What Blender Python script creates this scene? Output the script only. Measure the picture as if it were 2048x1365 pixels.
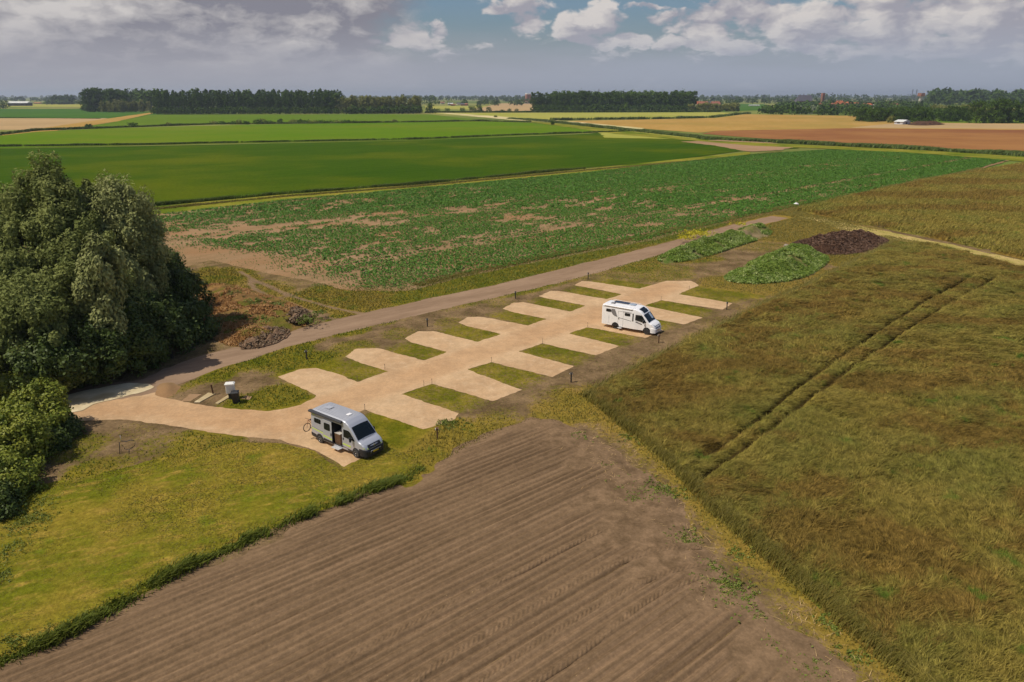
import bpy, math, random
import numpy as np
R = math.radians
rng = np.random.default_rng(7)
random.seed(7)
scene = bpy.context.scene
for o in list(bpy.data.objects): bpy.data.objects.remove(o)
col = scene.collection

# ---------------------------------------------------------------- camera, sky, sun, exposure
CH = 25.5; F = 1420.0; HZ = 192.0
PITCH = math.atan((682.5 - HZ) / F)
cd = bpy.data.cameras.new('camera'); cam = bpy.data.objects.new('camera', cd); col.objects.link(cam)
cam.location = (0, 0, CH); cam.rotation_euler = (math.pi/2 - PITCH, 0, 0)
cd.sensor_width = 36; cd.lens = F/2048*36; cd.clip_end = 60000; cd.clip_start = .5
scene.camera = cam
SUN_EL = R(59); SUN_DIR = np.array([-0.94*math.cos(SUN_EL), -0.342*math.cos(SUN_EL), math.sin(SUN_EL)])
SUN_STRENGTH = 4.5; SKY_STRENGTH = 0.06
scene.view_settings.view_transform = 'Standard'; scene.view_settings.look = 'None'
scene.view_settings.exposure = -0.27; scene.view_settings.gamma = 1
sl = bpy.data.lights.new('sun', 'SUN'); sl.energy = SUN_STRENGTH; sl.angle = R(.5); sl.color = (1, .94, .84)
so = bpy.data.objects.new('sun', sl); col.objects.link(so)
from mathutils import Vector
so.rotation_euler = Vector(SUN_DIR.tolist()).to_track_quat('Z', 'Y').to_euler(); so.location = (-60, -50, 90)

# ---------------------------------------------------------------- node helper
class G:
    def __init__(s, nt): s.nt = nt; nt.nodes.clear(); s.k = 0
    def n(s, t, **kw):
        nd = s.nt.nodes.new(t)
        for k, v in kw.items():
            if k == 'i':
                for a, b in v.items(): s.set(nd.inputs[a], b)
            else: setattr(nd, k, v)
        return nd
    def set(s, inp, v):
        if isinstance(v, bpy.types.NodeSocket): s.nt.links.new(v, inp)
        else:
            if inp.type == 'RGBA' and len(v) == 3: v = (*v, 1)
            inp.default_value = v
    def m(s, op, a, b=0.0, c=None, clamp=False):
        nd = s.n('ShaderNodeMath', operation=op, use_clamp=clamp); s.set(nd.inputs[0], a); s.set(nd.inputs[1], b)
        if c is not None: s.set(nd.inputs[2], c)
        return nd.outputs[0]
    def v(s, op, a, b=(0, 0, 0), sc=None):
        nd = s.n('ShaderNodeVectorMath', operation=op); s.set(nd.inputs[0], a); s.set(nd.inputs[1], b)
        if sc is not None: s.set(nd.inputs['Scale'], sc)
        return nd.outputs['Value' if op in ('LENGTH', 'DOT_PRODUCT', 'DISTANCE') else 'Vector']
    def noise(s, vec, scale, detail=3, rough=.55, dist=0):
        nd = s.n('ShaderNodeTexNoise'); s.set(nd.inputs['Vector'], vec)
        for a, b in (('Scale', scale), ('Detail', detail), ('Roughness', rough), ('Distortion', dist)): nd.inputs[a].default_value = b
        return nd.outputs[0]
    def mapr(s, x, a, b, c=0., d=1., smooth=True):
        nd = s.n('ShaderNodeMapRange', interpolation_type='SMOOTHSTEP' if smooth else 'LINEAR')
        for k, v in zip(range(5), (x, a, b, c, d)): s.set(nd.inputs[k], v)
        return nd.outputs[0]
    def mix(s, f, a, b):
        nd = s.n('ShaderNodeMix', data_type='RGBA'); s.set(nd.inputs[0], f); s.set(nd.inputs[6], a); s.set(nd.inputs[7], b)
        return nd.outputs[2]
    def mul(s, a, f):   # colour times scalar
        nd = s.n('ShaderNodeVectorMath', operation='SCALE'); s.set(nd.inputs[0], a); s.set(nd.inputs['Scale'], f)
        return nd.outputs[0]
    def attr(s, name):
        return s.n('ShaderNodeAttribute', attribute_name=name).outputs['Fac']

def px_dir(u, v):
    x = (u-1024)/F; d = (v-682.5)/F
    y = math.cos(PITCH) - d*math.sin(PITCH); z = -math.sin(PITCH) - d*math.cos(PITCH)
    return math.atan2(x, y), math.atan2(z, math.hypot(x, y))

# world: Nishita sky with procedural cumulus given off by the sky dome
w = bpy.data.worlds.new('World'); scene.world = w; w.use_nodes = True
g = G(w.node_tree)
sky = g.n('ShaderNodeTexSky', sky_type='NISHITA', sun_disc=False, sun_elevation=SUN_EL,
          sun_rotation=math.atan2(SUN_DIR[0], SUN_DIR[1]), altitude=10, air_density=1.3, dust_density=1.5, ozone_density=1.5)
tc = g.n('ShaderNodeTexCoord').outputs['Generated']
sep = g.n('ShaderNodeSeparateXYZ'); g.set(sep.inputs[0], g.v('NORMALIZE', tc))
az = g.m('ARCTAN2', sep.outputs[0], sep.outputs[1]); el = g.m('ARCSINE', sep.outputs[2])
cmb = g.n('ShaderNodeCombineXYZ'); g.set(cmb.inputs[0], az); g.set(cmb.inputs[1], el); P0 = cmb.outputs[0]
stretch = g.v('MULTIPLY', P0, (1, 1.7, 1))
def nz(vec, sc, de, ro=.6): return g.n('ShaderNodeTexNoise', i={'Vector': vec, 'Scale': sc, 'Detail': de, 'Roughness': ro})
w1 = nz(stretch, 16, 5, .6).outputs['Color']
warp = g.v('SCALE', g.v('SUBTRACT', w1, (.5, .5, .5)), sc=.055)
Pw = g.v('ADD', P0, warp)
def blob(u, v, ru, rv, P):
    a, e = px_dir(u, v)
    q = g.v('MULTIPLY', g.v('SUBTRACT', P, (a, e, 0)), (F/ru, F/rv, 0))
    # cumulus: flatter below than above
    L = g.v('LENGTH', q)
    return g.m('SUBTRACT', 1, g.m('MULTIPLY', L, L)), q
def ymul(q):
    s_ = g.n('ShaderNodeSeparateXYZ'); g.set(s_.inputs[0], q); return s_.outputs[1]
CL = [ # u, v, ru, rv
 (1182, 48, 62, 40), (1150, 70, 36, 14), (876, 62, 34, 22), (1045, 40, 40, 34), (1040, 10, 60, 22),
 (1345, 50, 60, 30), (1400, 58, 66, 34), (1250, 78, 50, 18), (1470, 85, 55, 20), (1370, 88, 60, 16),
 (1530, 22, 80, 32), (1460, 16, 50, 18), (1640, 62, 80, 30), (1760, 66, 130, 34), (1605, 50, 24, 24),
 (1700, 14, 120, 26), (1880, 105, 60, 16), (1900, 30, 150, 40), (2040, 60, 120, 44), (1960, 95, 90, 26),
 (820, 70, 50, 34), (740, 92, 120, 16), (2200, 60, 160, 50), (1290, 12, 40, 12)]
D = None; S = None; W = None
for b in CL:
    wv, q = blob(*b, Pw)
    wp = g.m('MAXIMUM', wv, 0)
    hq = g.m('MULTIPLY', ymul(q), wp)
    D = wv if D is None else g.m('MAXIMUM', D, wv)
    S = hq if S is None else g.m('ADD', S, hq)
    W = wp if W is None else g.m('ADD', W, wp)
Hh = g.m('DIVIDE', S, g.m('MAXIMUM', W, .05))
lnel = g.m('LOGARITHM', g.m('ADD', g.m('MAXIMUM', el, 0), .05), math.e)
cq = g.n('ShaderNodeCombineXYZ'); g.set(cq.inputs[0], g.m('MULTIPLY', az, 3.2)); g.set(cq.inputs[1], g.m('MULTIPLY', lnel, .85)); Q = cq.outputs[0]
Q = g.v('ADD', Q, g.v('SCALE', g.v('SUBTRACT', nz(Q, 6, 3).outputs['Color'], (.5, .5, .5)), sc=.12))
fine = g.noise(Q, 4.4, 8, .54)
fine2 = g.noise(g.v('ADD', Q, (-.03, .04, 0)), 4.4, 8, .54)
fine3 = g.noise(g.v('ADD', Q, (-.08, .11, 0)), 4.4, 4, .5)
relief = g.m('ADD', g.m('SUBTRACT', fine, fine2), g.m('MULTIPLY', g.m('SUBTRACT', fine, fine3), .8))
Dn = g.m('ADD', g.m('MULTIPLY', g.m('MAXIMUM', D, -.5), .5), g.m('MULTIPLY', g.m('SUBTRACT', fine, .5), 2.6))
aC = g.mapr(Dn, -.06, .26)
# big stratocumulus deck on the left and everywhere above the picture
gA = g.mapr(az, px_dir(1010, 60)[0], px_dir(640, 60)[0])
deckN = g.noise(Q, 2.3, 8, .58)
deckN2 = g.noise(g.v('ADD', Q, (-.05, .07, 0)), 2.3, 8, .58)
deck_hi = g.mapr(el, R(9), R(16), 0, .35)
aD = g.mapr(g.m('ADD', g.m('ADD', gA, deck_hi), g.m('MULTIPLY', g.m('SUBTRACT', deckN, .5), 1.3)), .35, .8)
# thin veil low over the horizon
veilN = g.noise(g.v('MULTIPLY', P0, (1, 7, 1)), 6, 5, .55)
aV = g.m('MULTIPLY', g.mapr(g.m('ADD', el, g.m('MULTIPLY', g.m('SUBTRACT', veilN, .5), .035)), R(1.2), R(5.6), 1, .0), 1, clamp=True)
colC = g.mix(g.m('ADD', g.m('ADD', g.m('MULTIPLY', Hh, .30), .42), g.m('MULTIPLY', relief, 3.2), clamp=True), (.42, .41, .47), (.80, .75, .72))
darkb = g.mapr(g.noise(g.v('ADD', g.v('MULTIPLY', P0, (1, 3, 1)), (3.31, 1.2, 0)), 3.6, 4, .5), .40, .60)
colD = g.mix(g.m('ADD', g.m('MULTIPLY', g.m('SUBTRACT', deckN, deckN2), 5.0), g.m('ADD', .06, g.m('MULTIPLY', darkb, .62)), clamp=True), (.28, .275, .325), (.74, .70, .68))
colV = g.mix(g.mapr(az, -.45, .3), (.44, .435, .49), (.44, .48, .58))
bg_sky = g.n('ShaderNodeBackground', i={'Color': g.v('MULTIPLY', sky.outputs[0], (1.0, 1.22, 1.58)), 'Strength': SKY_STRENGTH})
def bgm(prev, fac, c):
    b = g.n('ShaderNodeBackground', i={'Color': c, 'Strength': 1.0})
    mx = g.n('ShaderNodeMixShader'); g.set(mx.inputs[0], fac); g.set(mx.inputs[1], prev); g.set(mx.inputs[2], b.outputs[0])
    return mx.outputs[0]
sh = bgm(bg_sky.outputs[0], aC, colC)
sh = bgm(sh, aD, colD)
sh = bgm(sh, g.m('MULTIPLY', aV, .93), colV)
out = g.n('ShaderNodeOutputWorld'); g.set(out.inputs[0], sh)

# ---------------------------------------------------------------- coordinates and noise
def P(u, v):
    """photo pixel -> point on the flat polder ground (metres)"""
    u = np.asarray(u, float); v = np.asarray(v, float)
    d = (v-682.5)/F
    z = CH/(math.sin(PITCH) + d*math.cos(PITCH))
    return np.stack([(u-1024)/F*z, (math.cos(PITCH)-d*math.sin(PITCH))*z], -1)
def PP(*pts): a = np.array(pts, float).reshape(-1, 2); return P(a[:, 0], a[:, 1])
def slope(v): d = (v-682.5)/F; return (math.sin(PITCH)+d*math.cos(PITCH))/(math.cos(PITCH)-d*math.sin(PITCH))
def height_at(vb, vt):
    """height of something standing at pixel row vb and reaching row vt"""
    return CH - CH/slope(vb)*slope(vt)
def at_depth(u, Y): return np.array([(u-1024)/F*(Y*math.cos(PITCH)+CH*math.sin(PITCH)), Y])

def _h(ix, iy, seed):
    n = (ix.astype(np.int64)*374761393 + iy.astype(np.int64)*668265263 + seed*982451653) & 0x7fffffff
    n = ((n ^ (n >> 13))*1274126177) & 0x7fffffff
    n = (n ^ (n >> 16)) & 0xffff
    return n/65535.0
def vn(x, y, seed=0):
    ix = np.floor(x); iy = np.floor(y); fx = x-ix; fy = y-iy
    fx = fx*fx*(3-2*fx); fy = fy*fy*(3-2*fy)
    a = _h(ix, iy, seed); b = _h(ix+1, iy, seed); c = _h(ix, iy+1, seed); d = _h(ix+1, iy+1, seed)
    return (a*(1-fx)+b*fx)*(1-fy) + (c*(1-fx)+d*fx)*fy
def fbm(x, y, s=1., o=4, seed=0):
    t = 0; a = 1; n = 0
    for k in range(o):
        t = t + a*vn(x*s+17.3*k, y*s-9.1*k, seed+k); n += a; a *= .55; s *= 2.03
    return t/n           # 0..1
def sst(x, a, b): t = np.clip((x-a)/(b-a), 0, 1); return t*t*(3-2*t)
def sdf(poly, x, y):
    """signed distance, positive inside"""
    d = np.full(x.shape, 1e18); ins = np.zeros(x.shape, bool); n = len(poly)
    for i in range(n):
        ax, ay = poly[i]; bx, by = poly[(i+1) % n]
        ex, ey = bx-ax, by-ay; L = ex*ex+ey*ey+1e-12
        t = np.clip(((x-ax)*ex+(y-ay)*ey)/L, 0, 1)
        d = np.minimum(d, (x-ax-t*ex)**2+(y-ay-t*ey)**2)
        c = ((ay > y) != (by > y))
        with np.errstate(divide='ignore', invalid='ignore'):
            xi = ex*(y-ay)/(by-ay+1e-30)+ax
        ins ^= c & (x < xi)
    d = np.sqrt(d)
    return np.where(ins, d, -d)
def dist_line(pts, x, y):
    """distance to a polyline and arc length along it"""
    d = np.full(x.shape, 1e18); s = np.zeros(x.shape); acc = 0
    for i in range(len(pts)-1):
        ax, ay = pts[i]; bx, by = pts[i+1]; ex, ey = bx-ax, by-ay; L = ex*ex+ey*ey+1e-12
        t = np.clip(((x-ax)*ex+(y-ay)*ey)/L, 0, 1)
        q = (x-ax-t*ex)**2+(y-ay-t*ey)**2
        m = q < d; d = np.where(m, q, d); s = np.where(m, acc+t*math.sqrt(L), s); acc += math.sqrt(L)
    return np.sqrt(d), s
def smooth_poly(p, it=2, closed=True):
    p = np.asarray(p, float)
    for _ in range(it):
        if closed:
            q = np.roll(p, -1, 0); p = np.stack([.75*p+.25*q, .25*p+.75*q], 1).reshape(-1, 2)
        else:
            a, b = p[:-1], p[1:]; p = np.vstack([p[:1], np.stack([.75*a+.25*b, .25*a+.75*b], 1).reshape(-1, 2), p[-1:]])
    return p

# ---------------------------------------------------------------- object helpers
def tag(o, label=None, cat=None, group=None, kind=None):
    if label: o['label'] = label
    if cat: o['category'] = cat
    if group: o['group'] = group
    if kind: o['kind'] = kind
    return o
def empty(name, loc, rz=0, label=None, cat=None, group=None):
    o = bpy.data.objects.new(name, None); col.objects.link(o); o.location = loc; o.rotation_euler = (0, 0, rz)
    return tag(o, label, cat, group)
def mesh_np(name, V, faces_flat, nper, mats, parent=None, attrs=None, smooth=False, mi=None):
    """faces_flat: flat vertex index array, nper: int or array of corners per face"""
    V = np.ascontiguousarray(V, np.float32); fl = np.ascontiguousarray(faces_flat, np.int32)
    if np.isscalar(nper): tot = np.full(len(fl)//nper, nper, np.int32)
    else: tot = np.ascontiguousarray(nper, np.int32)
    st = np.zeros(len(tot), np.int32); st[1:] = np.cumsum(tot)[:-1]
    me = bpy.data.meshes.new(name)
    me.vertices.add(len(V)); me.vertices.foreach_set('co', V.ravel())
    me.loops.add(len(fl)); me.loops.foreach_set('vertex_index', fl)
    me.polygons.add(len(tot)); me.polygons.foreach_set('loop_start', st)
    try: me.polygons.foreach_set('loop_total', tot)
    except Exception: pass
    if smooth: me.polygons.foreach_set('use_smooth', np.ones(len(tot), bool))
    if mi is not None: me.polygons.foreach_set('material_index', np.asarray(mi, np.int32))
    for m_ in (mats if isinstance(mats, (list, tuple)) else [mats]): me.materials.append(m_)
    for k, a in (attrs or {}).items():
        at = me.attributes.new(k, 'FLOAT', 'POINT'); at.data.foreach_set('value', np.ascontiguousarray(a, np.float32))
    me.update(calc_edges=True)
    o = bpy.data.objects.new(name, me); col.objects.link(o)
    if parent is not None: o.parent = parent
    return o
class MB:
    """collects boxes, tubes, lofts; build() links ONE mesh object"""
    def __init__(s): s.V = []; s.F = []
    def add(s, V, Fc):
        b = len(s.V); s.V += [tuple(map(float, q)) for q in V]; s.F += [[b+i for i in f] for f in Fc]; return s
    def box(s, x0, x1, y0, y1, z0, z1, taper=0.0, bev=0.0):
        if bev > 0:
            b = min(bev, (x1-x0)/2.01, (y1-y0)/2.01, (z1-z0)/2.01); V = []; rings = []
            for z, i in ((z0, b), (z0+b, 0), (z1-b, 0), (z1, b)):
                xa, xb, ya, yb = x0+i, x1-i, y0+i, y1-i; c = b
                ring = [(xa+c, ya), (xb-c, ya), (xb, ya+c), (xb, yb-c), (xb-c, yb), (xa+c, yb), (xa, yb-c), (xa, ya+c)]
                rings.append([(px, py, z) for px, py in ring])
            for r_ in rings: V += r_
            Fc = [list(range(7, -1, -1)), list(range(24, 32))]
            for k in range(3):
                for i in range(8): j = (i+1) % 8; Fc.append([k*8+i, k*8+j, (k+1)*8+j, (k+1)*8+i])
            return s.add(V, Fc)
        t = taper
        V = [(x0, y0, z0), (x1, y0, z0), (x1, y1, z0), (x0, y1, z0), (x0+t, y0+t, z1), (x1-t, y0+t, z1), (x1-t, y1-t, z1), (x0+t, y1-t, z1)]
        return s.add(V, [[3, 2, 1, 0], [4, 5, 6, 7], [0, 1, 5, 4], [1, 2, 6, 5], [2, 3, 7, 6], [3, 0, 4, 7]])
    def tube(s, pts, r, n=8, cap=True):
        pts = [Vector(p) for p in pts]; rr = r if isinstance(r, (list, tuple)) else [r]*len(pts); V = []
        for i, p in enumerate(pts):
            t = (pts[min(i+1, len(pts)-1)]-pts[max(i-1, 0)]).normalized()
            a = t.cross(Vector((0, 0, 1)) if abs(t.z) < .9 else Vector((1, 0, 0))).normalized(); b = t.cross(a)
            for k in range(n):
                th = 2*math.pi*k/n; V.append(p+(a*math.cos(th)+b*math.sin(th))*rr[i])
        Fc = [[i*n+k, i*n+(k+1) % n, (i+1)*n+(k+1) % n, (i+1)*n+k] for i in range(len(pts)-1) for k in range(n)]
        if cap: Fc += [list(range(n-1, -1, -1)), [(len(pts)-1)*n+k for k in range(n)]]
        return s.add(V, Fc)
    def ring(s, c, R_, r, axis='y', n=20, m=6):
        V = []; Fc = []
        for i in range(n):
            a = 2*math.pi*i/n
            for j in range(m):
                b = 2*math.pi*j/m; q = R_+r*math.cos(b); h = r*math.sin(b)
                V.append((c[0]+q*math.cos(a), c[1]+h, c[2]+q*math.sin(a)) if axis == 'y' else (c[0]+h, c[1]+q*math.cos(a), c[2]+q*math.sin(a)))
        for i in range(n):
            for j in range(m): Fc.append([i*m+j, i*m+(j+1) % m, ((i+1) % n)*m+(j+1) % m, ((i+1) % n)*m+j])
        return s.add(V, Fc)
    def lathe_y(s, c, prof, n=24):
        """prof: (radius, y) pairs about the y axis through c"""
        V = [(c[0]+r*math.cos(2*math.pi*k/n), c[1]+y, c[2]+r*math.sin(2*math.pi*k/n)) for r, y in prof for k in range(n)]
        Fc = [[i*n+k, i*n+(k+1) % n, (i+1)*n+(k+1) % n, (i+1)*n+k] for i in range(len(prof)-1) for k in range(n)]
        Fc += [list(range(n)), [(len(prof)-1)*n+k for k in range(n-1, -1, -1)]]
        return s.add(V, Fc)
    def prism(s, pts, d):
        """pts: 3-D polygon, d: extrusion vector"""
        n = len(pts); V = [tuple(p) for p in pts]+[(p[0]+d[0], p[1]+d[1], p[2]+d[2]) for p in pts]
        return s.add(V, [list(range(n-1, -1, -1)), list(range(n, 2*n))]+[[i, (i+1) % n, n+(i+1) % n, n+i] for i in range(n)])
    def build(s, name, m_, parent=None, smooth=False, auto=None):
        me = bpy.data.meshes.new(name); me.from_pydata(s.V, [], s.F); me.materials.append(m_)
        if smooth: me.polygons.foreach_set('use_smooth', np.ones(len(me.polygons), bool))
        me.update()
        import bmesh
        bm = bmesh.new(); bm.from_mesh(me); bmesh.ops.recalc_face_normals(bm, faces=bm.faces); bm.to_mesh(me); bm.free()
        if smooth and auto: me.set_sharp_from_angle(angle=R(auto))
        o = bpy.data.objects.new(name, me); col.objects.link(o)
        if parent is not None: o.parent = parent
        return o

# ---------------------------------------------------------------- materials
def new_mat(name):
    m_ = bpy.data.materials.new(name); m_.use_nodes = True; return m_, G(m_.node_tree)
def finish(g, colr, rough=.9, bump=None, bs=.5, bd=.05, metal=0, spec=.3, trans=0, coat=0):
    bs_ = g.n('ShaderNodeBsdfPrincipled'); g.set(bs_.inputs['Base Color'], colr); g.set(bs_.inputs['Roughness'], rough)
    g.set(bs_.inputs['Metallic'], metal); g.set(bs_.inputs['Specular IOR Level'], spec)
    if coat: g.set(bs_.inputs['Coat Weight'], coat); g.set(bs_.inputs['Coat Roughness'], .08)
    if bump is not None:
        b = g.n('ShaderNodeBump', i={'Height': bump, 'Strength': bs, 'Distance': bd}); g.set(bs_.inputs['Normal'], b.outputs[0])
    sh = bs_.outputs[0]
    if trans:
        t = g.n('ShaderNodeBsdfTranslucent'); g.set(t.inputs[0], colr)
        mx = g.n('ShaderNodeMixShader'); mx.inputs[0].default_value = trans; g.set(mx.inputs[1], sh); g.set(mx.inputs[2], t.outputs[0]); sh = mx.outputs[0]
    o = g.n('ShaderNodeOutputMaterial'); g.set(o.inputs[0], sh)
def pos(g): return g.n('ShaderNodeNewGeometry').outputs['Position']
def solid(name, c, rough=.5, metal=0, spec=.4, var=.12, scale=2.0, coat=0, bump=0):
    m_, g = new_mat(name); v = g.n('ShaderNodeTexCoord').outputs['Object']
    n = g.noise(v, scale, 4); k = g.m('ADD', 1-var, g.m('MULTIPLY', n, 2*var))
    r = g.m('ADD', rough-.05, g.m('MULTIPLY', g.noise(v, scale*3, 3), .1))
    finish(g, g.mul((*c,), k), r, bump=n if bump else None, bs=bump, bd=.02, metal=metal, spec=spec, coat=coat); return m_
def ground_mat(name, c1, c2, s1=.15, s2=1.5, c3=None, s3=.03, bump=.4, bd=.06, bscale=3.0, lo=.35, hi=.65, aniso=None, detail=5, speck=.25):
    """two (or three) colours patched together by world-space noise plus grain"""
    m_, g = new_mat(name); p = pos(g)
    if aniso:
        a, k = aniso
        mp = g.n('ShaderNodeMapping', vector_type='POINT'); mp.inputs['Rotation'].default_value = (0, 0, -a); mp.inputs['Scale'].default_value = (1, 1, 1); g.set(mp.inputs[0], p)
        p2 = g.v('MULTIPLY', mp.outputs[0], (k, 1, 1))
    else: p2 = p
    n1 = g.noise(p2, s1, detail, .6); n2 = g.noise(p2, s2, 4, .65)
    f = g.mapr(g.m('ADD', g.m('MULTIPLY', n1, .6), g.m('MULTIPLY', n2, .4)), lo, hi)
    c = g.mix(f, c1, c2)
    if c3: c = g.mix(g.mapr(g.noise(p, s3, 4, .55), .45, .68), c, c3)
    gr = g.noise(p, bscale, 5, .7)
    c = g.mul(c, g.m('ADD', 1-speck, g.m('MULTIPLY', gr, 2*speck)))
    finish(g, c, .92, bump=g.m('ADD', gr, g.m('MULTIPLY', n2, .5)), bs=bump, bd=bd, spec=0); return m_
def leaf_mat(name, c1, c2, trans=.18, rough=.55, s=.35, spec=.25):
    m_, g = new_mat(name); p = pos(g)
    f = g.m('ADD', g.m('MULTIPLY', g.attr('var'), .65), g.m('MULTIPLY', g.noise(p, s, 3), .35), clamp=True)
    finish(g, g.mix(f, c1, c2), rough, spec=spec, trans=trans); return m_

# ---------------------------------------------------------------- region sheets (marching squares on a world grid)
def region(name, poly, cell, mat_, z=0, hf=None, amp=0., nsc=1., attrs=None, ang=0., cv=None, label=None, seed=3, smooth=True, kind='structure'):
    cv = cv or cell; ca, sa = math.cos(ang), math.sin(ang)
    poly = np.asarray(poly)
    lx = poly[:, 0]*ca+poly[:, 1]*sa; ly = -poly[:, 0]*sa+poly[:, 1]*ca
    xs = np.arange(lx.min()-cell-amp, lx.max()+2*cell+amp, cell); ys = np.arange(ly.min()-cv-amp, ly.max()+2*cv+amp, cv)
    X, Y = np.meshgrid(xs, ys); WX = X*ca-Y*sa; WY = X*sa+Y*ca
    def fs(wx, wy):
        s_ = sdf(poly, wx, wy)
        if amp: s_ = s_ + amp*2*(fbm(wx, wy, nsc, 4, seed)-.5)
        return s_
    Sg = fs(WX, WY); Sg = np.where(np.abs(Sg) < 1e-5, 1e-5, Sg); I = Sg > 0; ny, nx = X.shape
    c = [I[:-1, :-1], I[:-1, 1:], I[1:, 1:], I[1:, :-1]]; cnt = sum(k.astype(int) for k in c)
    idx = np.arange(ny*nx).reshape(ny, nx)
    Q = np.stack([idx[:-1, :-1], idx[:-1, 1:], idx[1:, 1:], idx[1:, :-1]], -1)
    full = Q[cnt == 4]; part = Q[(cnt > 0) & (cnt < 4)]
    Sf = Sg.ravel(); XF = WX.ravel(); YF = WY.ravel()
    ex, ey, es = [], [], []; cache = {}; pf = []; pn = []; base = ny*nx
    def ev(a, b):
        k = (a, b) if a < b else (b, a)
        if k not in cache:
            t = Sf[a]/(Sf[a]-Sf[b]); cache[k] = base+len(ex)
            ex.append(XF[a]+t*(XF[b]-XF[a])); ey.append(YF[a]+t*(YF[b]-YF[a])); es.append(0.)
        return cache[k]
    for q in part.tolist():
        ring = []
        for i in range(4):
            a, b = q[i], q[(i+1) % 4]
            if Sf[a] > 0: ring.append(a)
            if (Sf[a] > 0) != (Sf[b] > 0): ring.append(ev(a, b))
        if len(ring) >= 3: pf += ring; pn.append(len(ring))
    flat = np.concatenate([full.ravel(), np.array(pf, int)]); nper = np.concatenate([np.full(len(full), 4), np.array(pn, int)])
    allx = np.concatenate([XF, ex]); ally = np.concatenate([YF, ey]); alls = np.concatenate([Sf, es])
    used, inv = np.unique(flat, return_inverse=True)
    x, y, s_ = allx[used], ally[used], alls[used]
    zz = np.full(len(x), float(z))
    if hf is not None: zz = zz+hf(x, y, s_)
    at = {k: f(x, y, s_) for k, f in (attrs or {}).items()}
    o = mesh_np(name, np.stack([x, y, zz], 1), inv, nper, mat_, attrs=at, smooth=smooth)
    if kind: o['kind'] = kind
    if label: o['label'] = label
    return o
def sample_in(poly, n, seed=0):
    r_ = np.random.default_rng(seed); poly = np.asarray(poly); a, b = poly.min(0), poly.max(0); out = np.zeros((0, 2))
    while len(out) < n:
        q = r_.random((int(n*1.6)+100, 2))*(b-a)+a; q = q[sdf(poly, q[:, 0], q[:, 1]) > 0]; out = np.vstack([out, q])
    return out[:n]
def visible(q, m=.06):
    """keep what the frame (with a margin) could see"""
    x, y = q[:, 0], q[:, 1]; zc = y*math.cos(PITCH)+CH*math.sin(PITCH)
    return (np.abs(x)/np.maximum(zc, 1) < .72+m) & (y > 19)

def blades(name, q, z0, h, wd, lean, mat_, seed=1, var=None, label=None, bend=.5, segs=2, dirv=(1, .25), spread=.6, kind='stuff', cat=None):
    """grass: q Nx2, h heights, wd widths, lean = sideways reach / height"""
    r_ = np.random.default_rng(seed); n = len(q); h = np.broadcast_to(h, n)*(.7+.6*r_.random(n)); wd = np.broadcast_to(wd, n)
    a0 = math.atan2(dirv[1], dirv[0]); la = a0+spread*r_.standard_normal(n); L = np.broadcast_to(lean, n)*h*(.5+r_.random(n))
    wa = r_.random(n)*math.pi; wx, wy = np.cos(wa)*wd/2, np.sin(wa)*wd/2
    z0 = np.broadcast_to(z0, n); dx, dy = np.cos(la)*L, np.sin(la)*L
    B = np.stack([q[:, 0], q[:, 1], z0], 1); Wv = np.stack([wx, wy, 0*wx], 1)
    mid = B+np.stack([dx*bend*.5, dy*bend*.5, h*.6], 1); tip = B+np.stack([dx, dy, h], 1)
    V = np.stack([B-Wv, B+Wv, mid-Wv*.8, mid+Wv*.8, tip], 1).reshape(-1, 3)
    i = np.arange(n)[:, None]*5
    quads = (i+np.array([0, 1, 3, 2])); tris = (i+np.array([2, 3, 4]))
    flat = np.concatenate([quads.ravel(), tris.ravel()]); nper = np.concatenate([np.full(n, 4), np.full(n, 3)])
    v = r_.random(n) if var is None else np.clip(var+.25*(r_.random(n)-.5), 0, 1)
    o = mesh_np(name, V, flat, nper, mat_, attrs={'var': np.repeat(v, 5)})
    tag(o, label, cat, kind=kind); return o

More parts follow.
